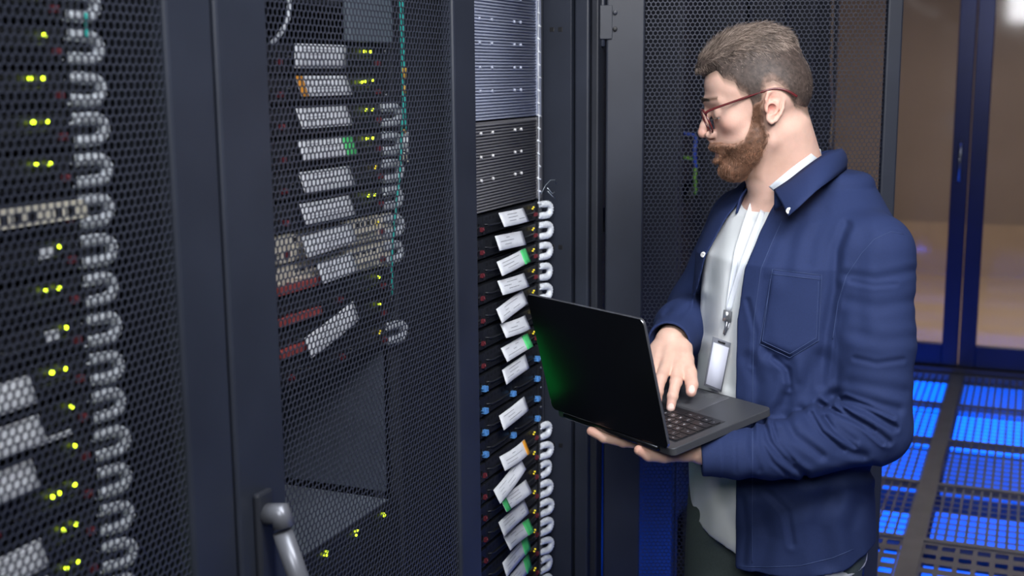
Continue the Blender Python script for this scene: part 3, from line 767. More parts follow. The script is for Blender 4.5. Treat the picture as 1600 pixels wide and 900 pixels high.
# head and neck
lo = h2v((0, 0, 0))-[.20, .18, .26]; hi = lo+[.42, .36, .44]; lo[2] = 1.36
v, q = snet(body_upper, lo, hi, .00145)
H = v2h(v.astype(f32)); ay = np.abs(H[:, 1])
base = np.tile(np.array([.70, .45, .36]), (len(v), 1))
def blend(c, col, wt): wt = np.clip(wt, 0, 1)[:, None]; return c*(1-wt)+np.array(col)*wt
base = blend(base, (.66, .27, .20), .55*np.exp(-((H[:, 0]-86)**2/500+(ay-44)**2/300+(H[:, 2]+14)**2/260)))       # cheek
base = blend(base, (.66, .27, .20), .6*np.exp(-((H[:, 0]-124)**2/120+(H[:, 1])**2/160+(H[:, 2]+16)**2/160)))      # nose tip
base = blend(base, (.64, .26, .20), .45*np.exp(-((H[:, 0]-2)**2/400+(ay-78)**2/120+(H[:, 2]-4)**2/900)))
El = ((np.stack([H[:, 0], ay, H[:, 2]], 1).astype(f32)-EO)@ER)/.93
base = blend(base, (.42, .13, .10), .8*np.exp(-((El[:, 0]-2)**2/70+(El[:, 2]+2)**2/130+np.maximum(El[:, 1]-2, 0)**2/6))*(ay > 60))
base = blend(base, (.48, .16, .12), .6*np.exp(-((El[:, 0]+1)**2/50+(El[:, 2]-17)**2/40+np.maximum(El[:, 1]-3, 0)**2/6))*(ay > 60))          # ear
lipd = segd(H*np.array([1, 1, 1], f32), [(112, -18, -55.5), (114, 0, -56), (112, 18, -55.5)])
base = blend(base, (.50, .18, .15), np.exp(-(lipd/6.5)**2)*.9)
brow = np.maximum(0, 1-np.abs(H[:, 2]-(41-.06*(ay-25)))/4.5)*(ay > 8)*(ay < 50)*(H[:, 0] > 80)
base = blend(base, (.17, .095, .06), brow*1.0)
# stubble shadow under the hair and beard, on the neck
def beard_mask(H):       # signed: positive inside the beard (mm)
    x, y, z = H[:, 0], np.abs(H[:, 1]), H[:, 2]
    cheek = np.interp(x, [12, 31, 36, 45, 58, 75, 88, 100, 112], [22, 16, -2, -22, -40, -44, -41, -36, -35])-z
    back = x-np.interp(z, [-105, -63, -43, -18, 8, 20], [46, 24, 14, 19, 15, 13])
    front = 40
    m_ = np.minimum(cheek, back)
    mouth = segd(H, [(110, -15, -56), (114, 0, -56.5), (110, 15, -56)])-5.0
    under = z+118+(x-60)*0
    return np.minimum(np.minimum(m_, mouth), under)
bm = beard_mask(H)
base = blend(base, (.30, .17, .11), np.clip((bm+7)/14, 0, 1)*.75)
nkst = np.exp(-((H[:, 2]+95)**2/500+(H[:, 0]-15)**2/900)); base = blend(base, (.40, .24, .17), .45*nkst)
def hair_mask(H):        # signed: positive inside the hair line
    x, y, z = H[:, 0], np.abs(H[:, 1]), H[:, 2]
    hl_ = np.interp(x, [-100, -66, -56, -46, -37, -31, -22, -10, 4, 13, 18, 31, 35, 48, 53, 70, 77, 92, 104, 112], [-34, -32, -26, -12, -4, 16, 30, 42, 40, 24, 6, 8, 28, 40, 56, 67, 84, 83, 81, 86])
    return z-hl_
hm = hair_mask(H); base = blend(base, (.22, .15, .11), np.clip((hm+9)/10, 0, 1)*.8)
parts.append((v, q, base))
# ---- hands (person frame)
def hand_sdf(P, W, palm, fingers, thumb, wr):
    d = cap(P, W[0], W[1], wr[0], wr[1])
    for a, b, ra, rb in palm: d = smin(d, cap(P, a, b, ra, rb), .007)
    for pts, rad in fingers:
        f_ = chain(P, pts, rad, .002)
        for p_, r_ in zip(pts[1:-1], rad[1:-1]): f_ = smin(f_, ell(P, p_, (r_*1.08,)*3), .002)
        d = smin(d, f_, .0045)
    t = chain(P, thumb[0], thumb[1], .003); return smin(d, t, .007)
# ---- laptop pose (needed by the hands)
_k = .965
def _sc(p): return CAM+(np.array(p)-CAM)*_k
LO = _sc((-.49191, 1.78615, 1.03977)); _hL = _sc((-.75458, 1.95991, 1.03363)); _fr = _sc((-.37131, 1.96962, 1.07259))
LX = (LO-_hL); LW = np.linalg.norm(LX); LX = LX/LW; LY = _fr-LO; LD = np.linalg.norm(LY); LY /= LD; LZ = np.cross(LX, LY)
LAL = math.radians(95.24); LTH = .0095
def w2v(p): p = np.asarray(p, float); return np.array([p@VR, p@VF, p[2]])
def Lp(x, y, z): return w2v(LO+LX*x+LY*y+LZ*z)
_d = ray(1048, 641); _t = ((LO-CAM)@LZ)/(_d@LZ); T0 = float((_d*_t)@VF)-.004
def vv_(l): return [V(x, y, T0+dt) for x, y, dt in l]
W2 = V(1047, 534, T0+.125); E2 = V(1094, 484, T0+.36)
rf = [(vv_([(1059, 576, .058), (1056, 597, .026), (1051, 619, .007), (1048, 637, .000)]), [.0115, .0098, .0086, .0074]),
      (vv_([(1041, 573, .062), (1032, 592, .030), (1028, 612, .012), (1027, 628, .008)]), [.0115, .0098, .0086, .0072]),
      (vv_([(1023, 572, .072), (1011, 590, .040), (1006, 609, .020), (1005, 622, .016)]), [.0108, .0092, .0080, .0070]),
      (vv_([(1008, 570, .085), (994, 583, .058), (988, 597, .040), (986, 608, .034)]), [.0098, .0082, .0072, .0062])]
rth = (vv_([(1069, 562, .080), (1078, 583, .046), (1081, 601, .024), (1080, 612, .012)]), [.0150, .0118, .0106, .0088])
rp = [(V(1062, 547, T0+.105), rf[0][0][0], .0185, .0115), (V(1048, 545, T0+.110), rf[1][0][0], .0185, .0115), (V(1035, 545, T0+.118), rf[2][0][0], .0175, .0108),
      (V(1028, 547, T0+.122), rf[3][0][0], .016, .0100), (V(1064, 546, T0+.108), rth[0][0], .020, .0155), (rth[0][0], rf[0][0][0], .011, .0095)]
def rhand(P):
    d = hand_sdf(P, (W2+(E2-W2)*.35, W2), rp, rf, rth, (.031, .0265))
    for f_ in (0, 1):   # tendons
        d = d+.0009*np.exp(-(cap(P, W2, rf[f_][0][0], 0)/.005)**2)*0
    return d
W1 = Lp(-.036, .092, -.040)
lf = [([Lp(-.106, .046, -.030), Lp(-.146, .020, -.028), Lp(-.172, .001, -.021), Lp(-.189, -.011, -.010)], [.0112, .0095, .0086, .0074]),
      ([Lp(-.116, .068, -.031), Lp(-.158, .052, -.027), Lp(-.184, .044, -.023), Lp(-.204, .040, -.021)], [.0112, .0095, .0086, .0074]),
      ([Lp(-.116, .090, -.031), Lp(-.158, .082, -.027), Lp(-.184, .078, -.023), Lp(-.202, .076, -.021)], [.0108, .0090, .0080, .0070]),
      ([Lp(-.108, .110, -.030), Lp(-.140, .108, -.026), Lp(-.158, .106, -.023), Lp(-.172, .105, -.021)], [.0098, .0080, .0072, .0062])]
lth = ([Lp(-.048, .066, -.036), Lp(-.060, .032, -.035), Lp(-.068, .008, -.028), Lp(-.073, -.006, -.0165)], [.0155, .0120, .0102, .0080])
lp_ = [(W1+(Lp(-.06, .085, -.034)-W1)*.6, f_[0][0], .017, .0118) for f_ in lf]+[(Lp(-.042, .085, -.038), lth[0][0], .018, .016), (lth[0][0], lf[0][0][0], .013, .011)]
def lhand(P): return hand_sdf(P, (E1*.25+W1*.75, W1), lp_, lf, lth, (.026, .024))
for fn, (fi, th_) in ((rhand, (rf, rth)), (lhand, (lf, lth))):
    pts = np.array([p for f_ in fi for p in f_[0]]+list(th_[0])+[(W2 if fn is rhand else W1)]); lo = pts.min(0)-.045; hi = pts.max(0)+.045
    v, q = snet(fn, lo, hi, .0012)
    base = np.tile(np.array([.70, .45, .35]), (len(v), 1)); vf = v.astype(f32)
    for f_ in list(fi)+[th_]:
        tip = np.array(f_[0][-1]); dr = tip-np.array(f_[0][-2]); dr /= np.linalg.norm(dr)
        base = blend(base, (.66, .30, .23), .55*np.exp(-(_ln(vf-tip.astype(f32))/.014)**2))
        base = blend(base, (.58, .26, .19), .30*np.exp(-(_ln(vf-np.array(f_[0][1], f32))/.009)**2))
        # nail: faces away from the palm (towards the camera and up for the typing hand)
        if fn is rhand:
            nn = np.array([0, -1, .75]); nn = nn-dr*(nn@dr); nn /= np.linalg.norm(nn); sd = np.cross(dr, nn)
            o_ = vf-(tip+nn*f_[1][-1]*.95+dr*.0005).astype(f32); nw = (np.abs(o_@sd.astype(f32)) < .0053) & (np.abs(o_@dr.astype(f32)) < .0064) & (o_@nn.astype(f32) > -.004)
            rim = nw & ((np.abs(o_@sd.astype(f32)) > .0045) | (np.abs(o_@dr.astype(f32)) > .0055))
            rr2 = np.hypot(o_@sd.astype(f32)/.0056, (o_@dr.astype(f32))/.0072); wn = np.clip((1.05-rr2)/.12, 0, 1)*np.clip((o_@nn.astype(f32)+.0045)/.001, 0, 1)
            base = blend(base, (.56, .30, .24), np.exp(-((rr2-1.02)/.10)**2)*.7*(o_@nn.astype(f32) > -.004)); base = blend(base, (.84, .60, .52), wn)
    parts.append((v, q, base))
# torso under the clothes
def torso_low(P): return smin(smin(torso_body(P), cap(P, NB, S1, .05, .05), .03), smin(cap(P, NB, S2, .05, .05), cap(P, S1, E1, .045, .038), .02), .03)
v, q = snet(lambda P: smax(torso_low(P), .97-P[:, 2], .01), (.15, 1.80, .90), (.75, 2.4, 1.44), .008); parts.append((v, q, np.tile(np.array([.62, .355, .265]), (len(v), 1))))
PB = np.array([float(CA[2]), 2.09, 0.]); person = empty('person', Vector(v2w(PB)), YAW)
tag(person, 'bearded man with glasses in open navy shirt, standing and typing on a held laptop', 'person')
vs_, qs_, cs_, off = [], [], [], 0
for v, q, c in parts: vs_.append(v); qs_.append(q+off); cs_.append(c); off += len(v)
me = np_mesh('body', np.concatenate(vs_)-PB, np.concatenate(qs_), SKIN, True)
if len(me.vertices) == off: add_tone(me, np.concatenate(cs_))
body = link('body', me, person)
# ---- hair and beard
def head_noear(p):
    global ear_sdf
    k = ear_sdf; ear_sdf = lambda q: np.full(len(q), 50., f32)
    r = head_sdf(p); ear_sdf = k; return r
M_hair = mat('ash_brown_hair', (.065, .045, .036), .6, attr='tone', var=.45, vscale=160, spec=.4)
M_hair2 = mat('ash_brown_hair_strand', (.115, .085, .068), .36, var=.45, vscale=40, spec=.6)
M_hair3 = mat('pale_hair_strand', (.38, .30, .25), .36, var=.35, vscale=40, spec=.6)
M_beard3 = mat('pale_auburn_strand', (.33, .19, .12), .45, var=.3, vscale=50, spec=.5)
M_beard = mat('auburn_beard', (.11, .055, .034), .6, attr='tone', var=.4, vscale=140, spec=.3)
M_beard2 = mat('auburn_beard_strand', (.27, .13, .075), .42, var=.45, vscale=50, spec=.5)
def hair_sdf(p):
    m_ = hair_mask(p); tp = ell(p, (18, 0, 86), (88, 61, 62)); tp = smin(tp, ell(p, (74, 0, 92), (36, 42, 27)), 14)
    hv = smin(cranium(p)-2.6, smax(tp, -(p[:, 2]-60+.1*np.abs(p[:, 1])), 10), 9)
    s = np.clip((m_+1)/(8+12*np.clip((np.abs(p[:, 1])-18)/20, 0, 1)), 0, 1); c = (cranium(p)+.8)*(1-s)+hv*s
    c = c-(.6+1.9*np.clip((p[:, 2]-90)/30, 0, 1))*sines(p*np.array([.25, 1.2, .5], f32), 4, .45, 9)
    return smax(c, -m_, 2)
def beard_th(p):
    return np.clip(bmask(p)/7+.15, -.25, 1)*(3.0+3.5*np.clip((-62-p[:, 2])/30, 0, 1)*np.clip((p[:, 0]-25)/45, 0, 1)+2.0*np.clip((p[:, 0]-90)/15, 0, 1))
def bmask(p): return beard_mask(p)
def beard_sdf(p):
    d = head_noear(p); b = smax(d-beard_th(p)-.8*sines(p, 9, .55, 8), -bmask(p), 3)
    return smax(b, -(d+5), 1)
def to_v(p): return HO+(p*HS/1000.)@HR.T
def strands(v, q, n, dirf, lenf, rad, lift, seed, wild=.25, keep=None):
    r = np.random.default_rng(seed)
    fn_ = np.cross(v[q[:, 2]]-v[q[:, 0]], v[q[:, 3]]-v[q[:, 1]]); A = np.linalg.norm(fn_, axis=1); ok = A > 0
    if keep is not None: ok &= keep(v[q].mean(1))
    pr = A*ok; pr /= pr.sum(); k = r.choice(len(q), n, p=pr); w = r.dirichlet([1]*4, n)
    p = (v[q[k]]*w[..., None]).sum(1); nn = fn_[k]/A[k][:, None]
    cen = p-np.array([10, 0, 20]); sg = np.sign((nn*cen).sum(1)); nn *= sg[:, None]
    d = dirf(p)+r.normal(0, wild, p.shape); d = d-nn*(d*nn).sum(1)[:, None]; d /= np.linalg.norm(d, axis=1)[:, None]+1e-9
    L = lenf(p)*r.uniform(.65, 1.25, n); S = 5; pts = []
    bend = r.normal(0, .12, p.shape)
    for i in range(S):
        t = i/(S-1); pts.append(p-nn*.8+(d*t+nn*(lift*t-lift*.9*t*t)+bend*t*t)*L[:, None])
    side = np.cross(d, nn); rr = [rad*1.0, rad, rad*.85, rad*.6, rad*.15]; V3 = []
    for i in range(S):
        for a in (0, 2.094, 4.189): V3.append(pts[i]+rr[i]*(math.cos(a)*side+math.sin(a)*nn))
    V3 = np.stack(V3, 1); b = (np.arange(n)*3*S)[:, None, None]; qq_ = []
    for i in range(S-1):
        for a in range(3): qq_.append([i*3+a, i*3+(a+1) % 3, (i+1)*3+(a+1) % 3, (i+1)*3+a])
    return V3.reshape(-1, 3), (b+np.array(qq_)[None]).reshape(-1, 4)
def shell_with_strands(name, fn, lo, hi, h, m1, m2, sets, cap_tone=None):
    v, q = snet(fn, lo, hi, h); V_, Q_, mi = [v], [q], [np.zeros(len(q), int)]; o = len(v)
    for s in sets:
        sv, sq = strands(v, q, *s); V_.append(sv); Q_.append(sq+o); mi.append(np.full(len(sq), 1+sets.index(s))); o += len(sv)
    me = np_mesh(name, to_v(np.concatenate(V_))-PB, np.concatenate(Q_), [m1]+list(m2), True)
    if cap_tone is not None:
        c_ = np.ones((o, 3)); c_[:len(v)] = cap_tone(v); 
        if len(me.vertices) == o: add_tone(me, c_)
    mi = np.concatenate(mi)
    if len(me.polygons) == len(mi): me.polygons.foreach_set('material_index', mi.astype(np.int32))
    return link(name, me, person)
def _taper(p):
    m_ = hair_mask(p); return np.clip((m_+1)/(9+9*np.clip((np.abs(p[:, 1])-18)/20, 0, 1)), 0, 1)
def hd(p):
    top = np.clip((p[:, 2]-92-.0*p[:, 0])/25, 0, 1)[:, None]
    side = np.stack([np.full(len(p), -.35), np.zeros(len(p)), np.full(len(p), -1.)], 1)
    tp = np.stack([np.full(len(p), -1.)+.2*np.clip((p[:, 0]+10)/60, -1, 0), .15*np.sign(p[:, 1]), .55*np.clip((p[:, 0]-40)/40, -.6, 1.3)], 1)
    back = np.clip((-55-p[:, 0])/20, 0, 1)[:, None]
    return (tp*top+side*(1-top))*(1-back)+np.array([-.2, 0, -1.])*back
def hl_len(p): return 6.5+17*np.clip((p[:, 2]-92)/25, 0, 1)*np.clip((p[:, 0]+75)/40, .45, 1)
shell_with_strands('hair', hair_sdf, (-110, -95, -40), (135, 95, 170), 2.0, M_hair, (M_hair2, M_hair3),
    [(21000, hd, hl_len, .30, .22, 1,   .26, None), (3600, hd, lambda p: hl_len(p)*1.1, .30, .22, 3, .30, lambda c: c[:, 2] > 84-.25*np.clip(c[:, 0], 0, 60))],
    lambda p: blend(np.tile(np.array([.060, .043, .036]), (len(p), 1)), (.34, .225, .175), np.clip(1-hair_mask(p)/22, 0, 1)*np.clip((80-p[:, 2])/20, 0, 1)*.85))
def bd(p): return np.stack([.35+.5*np.clip((p[:, 0]-70)/40, 0, 1), .15*np.sign(p[:, 1]), np.full(len(p), -1.)], 1)
def bl_len(p): return 5+6*np.clip((-45-p[:, 2])/35, 0, 1)
shell_with_strands('beard', beard_sdf, (-10, -80, -125), (130, 80, 35), 1.8, M_beard, (M_beard2, M_beard3),
    [(12000, bd, bl_len, .30, .30, 2, .30, None), (3000, bd, bl_len, .32, .42, 6, .42, None)],
    lambda p: blend(np.tile(np.array([.12, .060, .036]), (len(p), 1)), (.46, .28, .21), np.clip(1-bmask(p)/7, 0, 1)*.8))
# eyebrows
mb = MB(); rr_ = np.random.default_rng(5)
for s in (1, -1):
    for i in range(230):
        u = rr_.uniform(0, 1); y = 12+34*u; x = 113.5-.0085*(y-8)**2; z = 39+2.5*math.sin(u*2.4)+rr_.uniform(-3, 3)*(1-.5*u)
        p0 = np.array([x-1, s*y, z]); d_ = np.array([-.15, s*.9, .45-u*.6])+rr_.normal(0, .15, 3); d_ /= np.linalg.norm(d_)
        pp = [p0, p0+d_*4+[1.5, 0, 0], p0+d_*7.5+[.8, 0, 0]]; mb.tube([to_v(np.array(q_))-PB for q_ in pp], [.00040, .00036, .0001], 4, caps=False)
# lashes
for s in (1, -1):
    for i in range(34):
        u = i/33; a_ = math.radians(-52+104*u); p0 = np.array([85+14.6*math.cos(a_), s*(32+14.4*math.sin(a_)), 7.2]); d_ = np.array([math.cos(a_), s*math.sin(a_)*.8, -.55]); 
        pp = [p0-d_*1.5, p0+d_*3, p0+d_*6.5+[0, 0, 2.2]]; mb.tube([to_v(q_)-PB for q_ in pp], [.00042, .00034, .0001], 4, caps=False)
mb.build('eyebrows_and_lashes', M_hair2, person)
# eyes
for s in (1, -1):
    c = to_v(np.array([85., s*32, 12.]))-PB; mb = MB(); G = []
    ax = to_v(np.array([84.+1000, s*32-0, 12.-420]))-to_v(np.array([84., s*32, 12.])); ax /= np.linalg.norm(ax); b1 = np.cross(ax, [0, 0, 1.]); b1 /= np.linalg.norm(b1); b2 = np.cross(ax, b1)
    vv2, ff, mi2 = [], [], []; N = 20; Mx = 16
    for i in range(Mx+1):
        th_ = math.pi*i/Mx
        for j in range(N):
            a = 2*math.pi*j/N; vv2.append(c+.0122*(ax*math.cos(th_)+math.sin(th_)*(b1*math.cos(a)+b2*math.sin(a))))
    for i in range(Mx):
        for j in range(N): mb_i = 2 if i < 1 else (1 if i < 3 else 0); ff.append(((i*N+j, i*N+(j+1) % N, (i+1)*N+(j+1) % N, (i+1)*N+j), mb_i))
    for k in (0, 1, 2): mb.add(vv2, [f_ for f_, m_ in ff if m_ == k], k, True)
    mb.build('eye', [mat('eye_white', (.70, .66, .64), .2, coat=.6), mat('iris_grey_green', (.10, .13, .09), .25, coat=.6), mat('pupil', (.005, .005, .005), .2)], person)

# ---------------------------------------------------------------- clothes
ZS = [.74, .85, .95, 1.09, 1.2, 1.31, 1.38, 1.43]
SW = np.array([.186, .184, .181, .176, .180, .186, .176, .13]); SD = np.array([.142, .140, .137, .134, .142, .150, .124, .09])
OFF = [.0, .0, .005, .010, .010, .005, .0, -.005]
def projv(P):
    p = P.copy(); p[:, 2] -= HC; w = p[:, 0:1]*VR.astype(f32)+p[:, 1:2]*VF.astype(f32); w[:, 2] += p[:, 2]
    z = w@cf.astype(f32); return 800+FPX*(w@cr.astype(f32))/z, 450-FPX*(w@cu.astype(f32))/z
def near_edge(y): return lerp(y, [290, 310, 330, 360, 420, 500, 600, 740, 900], [1214, 1214, 1203, 1188, 1163, 1152, 1150, 1150, 1149])
def far_edge(y): return lerp(y, [285, 320, 340, 400, 450, 480, 520, 900], [1168, 1152, 1136, 1103, 1090, 1078, 1000, 900])
FOLDS = [([(1316, 626), (1352, 640), (1398, 668)], 6, 5), ([(1280, 630), (1318, 646), (1360, 668), (1388, 690)], 5, 5), ([(1284, 640), (1298, 664), (1334, 690)], 4, 6),
         ([(1192, 656), (1200, 688), (1224, 716), (1258, 742)], 4.5, 5), ([(1224, 650), (1242, 682), (1284, 712)], 3.5, 6), ([(1252, 640), (1272, 668), (1310, 700), (1350, 712)], 4, 7),
         ([(1176, 664), (1174, 700), (1186, 734)], 2.2, 5), ([(1300, 618), (1340, 622), (1402, 640)], 4, 8), ([(1330, 600), (1370, 606), (1412, 612)], 2.5, 9),
         ([(1202, 552), (1228, 566), (1238, 600), (1212, 648)], 6, 9), ([(1280, 560), (1262, 600), (1230, 640)], 6, 12), ([(1168, 560), (1184, 600), (1180, 640)], 3, 9),
         ([(1322, 352), (1308, 390), (1304, 450), (1290, 520), (1284, 600)], 4.2, 7), ([(1250, 340), (1236, 380), (1222, 430)], 3, 11), ([(1288, 330), (1268, 372), (1262, 410)], 3, 10),
         ([(1320, 430), (1370, 436), (1424, 424)], 2.2, 7), ([(1326, 470), (1370, 480), (1428, 470)], 2, 9), ([(1330, 520), (1380, 532), (1426, 528)], 1.8, 9),
         ([(1350, 370), (1340, 430), (1345, 520)], 2.5, 12), ([(1180, 760), (1240, 790), (1300, 780)], 4, 14), ([(1300, 760), (1280, 820), (1292, 880)], 5, 14), ([(1190, 800), (1200, 840), (1188, 890)], 4, 12),
         ([(1230, 620), (1232, 650)], 3, 10), ([(1340, 790), (1330, 830), (1338, 870)], 3, 10), ([(1200, 440), (1192, 480), (1196, 540)], 2, 9),
         ([(1060, 450), (1044, 480)], 2, 7), ([(1075, 432), (1056, 470)], 2, 6), ([(1260, 750), (1320, 742), (1362, 735)], 5, 9)]
FOLDS += [([(1310, 632), (1330, 650), (1366, 672)], 3.5, 2.8), ([(1322, 622), (1356, 634), (1396, 652)], 3.5, 2.8), ([(1288, 652), (1306, 676), (1336, 698)], 3, 3), ([(1268, 646), (1284, 676), (1318, 704)], 2.5, 3),
    ([(1300, 640), (1345, 664), (1380, 694)], 3, 2.6), ([(1206, 660), (1216, 692), (1240, 720)], 2.5, 3), ([(1186, 660), (1190, 692), (1206, 722), (1230, 742)], 2, 3), ([(1210, 560), (1230, 578), (1234, 606)], 3.5, 4),
    ([(1330, 440), (1366, 447), (1400, 444)], 1.5, 3.5), ([(1336, 560), (1370, 568), (1410, 562)], 1.6, 4), ([(1168, 470), (1180, 520), (1176, 570)], 2, 4),
    ([(1200, 770), (1230, 800), (1238, 850)], 2.5, 5), ([(1160, 780), (1166, 830), (1162, 880)], 2, 5), ([(1056, 462), (1040, 490)], 1.8, 4), ([(1084, 470), (1062, 494)], 1.8, 4)]
SEAMS = [([(1416, 362), (1394, 357), (1370, 366), (1348, 390), (1326, 425), (1312, 470), (1304, 530), (1298, 600)], .9, 1.6),
         ([(1151, 670), (1149, 700), (1150, 738)], 1.4, 2.0), ([(1180, 300), (1182, 300)], 0, 2)]
def segpx(x, y, pts):
    d = np.full(len(x), 1e9, f32)
    for (ax, ay), (bx, by) in zip(pts[:-1], pts[1:]):
        vx, vy = bx-ax, by-ay; h = np.clip(((x-ax)*vx+(y-ay)*vy)/(vx*vx+vy*vy), 0, 1); d = np.minimum(d, np.hypot(x-ax-h*vx, y-ay-h*vy))
    return d
SL1 = [S1, S1*.5+E1*.5, E1, V(1262, 694, 1.875), V(1200, 706, 1.86), V(1150, 709, 1.845), Lp(-.034, .086, -.047)]; SR1 = [.069, .064, .057, .050, .040, .035, .0315]
SL2 = [S2, E2, E2*.4+W2*.6, W2+(W2-E2)*.04]; SR2 = [.070, .058, .046, .038]
def sleeve_cut(P, pts, c):     # keeps what is before the cuff plane
    a = np.asarray(pts[-2]); b = np.asarray(pts[-1]); n_ = (b-a)/np.linalg.norm(b-a); return ((P-(a+(b-a)*c).astype(f32))@n_.astype(f32))
def shirt_outer(P, disp=True):
    T = loft(P, ZS, SW, SD, OFF, 1.455, .60)
    sh = smin(cap(P, NB+np.array([.014, 0, -.026]), S1, .056, .056), cap(P, NB+np.array([0, .03, -.024]), S2, .060, .062), .03)
    T = smin(T, sh, .028)
    return T
def shirt_sdf(P):
    px, py = projv(P); xf, xl, c = tor_loc(P)
    front = np.clip((2.16-P[:, 1])/.05, 0, 1)
    dsp = np.zeros(len(P), f32)
    for pts, a, w in FOLDS:
        dd = segpx(px, py, pts); dsp += a*.001*(np.exp(-(dd/w)**2)-.45*np.exp(-((dd-1.9*w)/w)**2))
    dsp = dsp*front
    T = shirt_outer(P)
    ne = near_edge(py); pl = np.clip((30-(px-ne))/3, 0, 1)*np.clip((px-ne+3)/2, 0, 1)*np.clip((py-340)/25, 0, 1)
    T = T+dsp-.0016*pl*front
    T = smax(T, -(T+.0065+.006*np.clip((P[:, 2]-1.34)/.03, 0, 1)), .0015)
    front0 = T
    T = smax(T, -cap(P, NT, NB+np.array([0, 0, -.02]), .060, .062), .003)
    hem = lerp(P[:, 0], [.33, .38, .47, .55, .60], [.779, .779, .787, .800, .822]); T = smax(T, hem-c, .002)
    wedge = np.maximum(np.maximum(far_edge(py)-px, px-ne)/930., .012-xf)
    T = smax(T, -wedge, .0025)
    dspA = dsp
    A = chain(P, SL1, SR1, .018); A = smax(A, sleeve_cut(P, SL1, 1.0), .003); A = smax(A, -chain(P, [SL1[-2]*.25+SL1[-1]*.75, SL1[-1], SL1[-1]+(SL1[-1]-SL1[-2])*.5], [.0268, .0262, .0262], .01), .002)+dsp*np.clip((-sleeve_cut(P, SL1, 1.0)-.012)/.02, 0, 1)
    Bs = chain(P, SL2, SR2, .03); Bs = smax(Bs, sleeve_cut(P, SL2, 1.0), .003); Bs = smax(Bs, -chain(P, [SL2[-2]*.5+SL2[-1]*.5, SL2[-1], SL2[-1]+(SL2[-1]-SL2[-2])*.5], [.0325, .0325, .0325], .01), .002)+dsp*np.clip((-sleeve_cut(P, SL2, 1.0)-.012)/.03, 0, 1)
    cf_ = np.clip((.030+sleeve_cut(P, SL1, 1.0))/.002, 0, 1)*(_ln(P-SL1[-1].astype(f32)) < .09); A = A-.0014*cf_
    d = smin(T, smin(A, Bs, .01), .016)
    for pts, a, w in SEAMS: d = d+a*.001*np.exp(-(segpx(px, py, pts)/w)**2)*front
    return d+.0011*sines(P*np.array([1, 1, .6], f32), 21, 45., 9)+.0006*sines(P, 22, 130., 7)
M_navy = mat('navy_cotton', (.019, .032, .098), .8, var=.06, vscale=400, bump=.3, bscale=1500, spec=.2)
v, q = snet(shirt_sdf, (.10, 1.74, .74), (.78, 2.50, 1.50), .0022)
shirt = link('shirt', np_mesh('shirt', v-PB, q, M_navy, True), person)
def march(fn, pix, t0=1.62, t1=2.4, n=150):
    pix = np.asarray(pix, float); k = np.array([V(x, y, 1.0) for x, y in pix]); k[:, 2] -= HC
    o = np.array([0, 0, HC]); t = np.full(len(pix), t0)
    for _ in range(n):
        d = fn((o+k*t[:, None]).astype(f32)); t = np.clip(t+np.clip(d, -.01, .05)*.7, t0, t1)
    return o+k*t[:, None]
# collar, a folded sheet round the neck
def spl(pts, n):
    P_ = np.array(pts); m_ = len(P_); t = np.linspace(0, m_-1, n); out = []
    for x in t:
        i = min(int(x), m_-2); u = x-i; p0, p1, p2, p3 = P_[max(i-1, 0)], P_[i], P_[i+1], P_[min(i+2, m_-1)]
        out.append(.5*((2*p1)+(-p0+p2)*u+(2*p0-5*p1+4*p2-p3)*u*u+(-p0+3*p1-3*p2+p3)*u**3))
    return np.array(out)
Uc = spl([V(1209, 297, 1.995), V(1232, 282, 1.985), V(1262, 259, 1.990), V(1290, 241, 2.02), V(1312, 233, 2.075), V(1312, 234, 2.15), V(1283, 238, 2.20), V(1235, 258, 2.21), V(1196, 278, 2.16), V(1172, 289, 2.10)], 46)
Lc = spl([V(1232, 338, 1.925), V(1250, 322, 1.915), V(1276, 298, 1.925), V(1300, 280, 1.965), V(1319, 266, 2.06), V(1318, 266, 2.17), V(1282, 272, 2.24), V(1228, 290, 2.25), V(1176, 318, 2.19), V(1150, 334, 2.09)], 46)
G = []
for k in range(7):
    u = k/6; r_ = Uc*(1-u)+Lc*u; out_ = (r_-np.array([NB[0], NB[1], 0])*[1, 1, 0]); out_[:, 2] = 0; out_ /= np.linalg.norm(out_, axis=1)[:, None]
    G.append(r_+out_*.0045*math.sin(u*math.pi)+np.array([0, 0, .004])*math.sin(u*math.pi))
G = np.array(G); collar = MB().sheet(G-PB, .0024).build('collar', M_navy, shirt)
mb = MB(); Uin = Uc.copy(); 
st = []
for k in range(4):
    u = k/3; c_ = np.array([NB[0], NB[1], 0]); r_ = Uc.copy(); dirn = (r_-c_); dirn[:, 2] = 0; dirn /= np.linalg.norm(dirn, axis=1)[:, None]; r_ = r_-dirn*(.003+.001*k)+np.array([0, 0, -.034])*u; st.append(r_)
MB().sheet(np.array(st)-PB, .0026).build('collar_stand', M_navy, shirt)
# stitching lines and pocket
M_thread = mat('navy_thread', (.035, .06, .16), .7)
def on_shirt(pix, lift): 
    p = march(shirt_sdf, pix); k = p-np.array([0, 0, HC]); k /= np.linalg.norm(k, axis=1)[:, None]; return p-k*lift
def dens(pts, step=5):
    o = []
    for a, b in zip(pts[:-1], pts[1:]):
        n = max(2, int(math.hypot(b[0]-a[0], b[1]-a[1])/step)); o += [(a[0]+(b[0]-a[0])*i/n, a[1]+(b[1]-a[1])*i/n) for i in range(n)]
    return o+[pts[-1]]
pk = [(1207, 421), (1284, 430), (1279, 532), (1234, 559), (1187, 537)]
G = []
for j in range(15):
    u = j/14; row = []
    yl = 421+u*116; xl_ = 1207-20*u; yr_ = 430+u*102; xr = 1284-5*u
    for i in range(13):
        w_ = i/12; x = xl_*(1-w_)+xr*w_; y = yl*(1-w_)+yr_*w_+max(0, u-.75)*4*24*(1-abs(2*w_-1.05))*.95; row.append((x, y))
    G += row
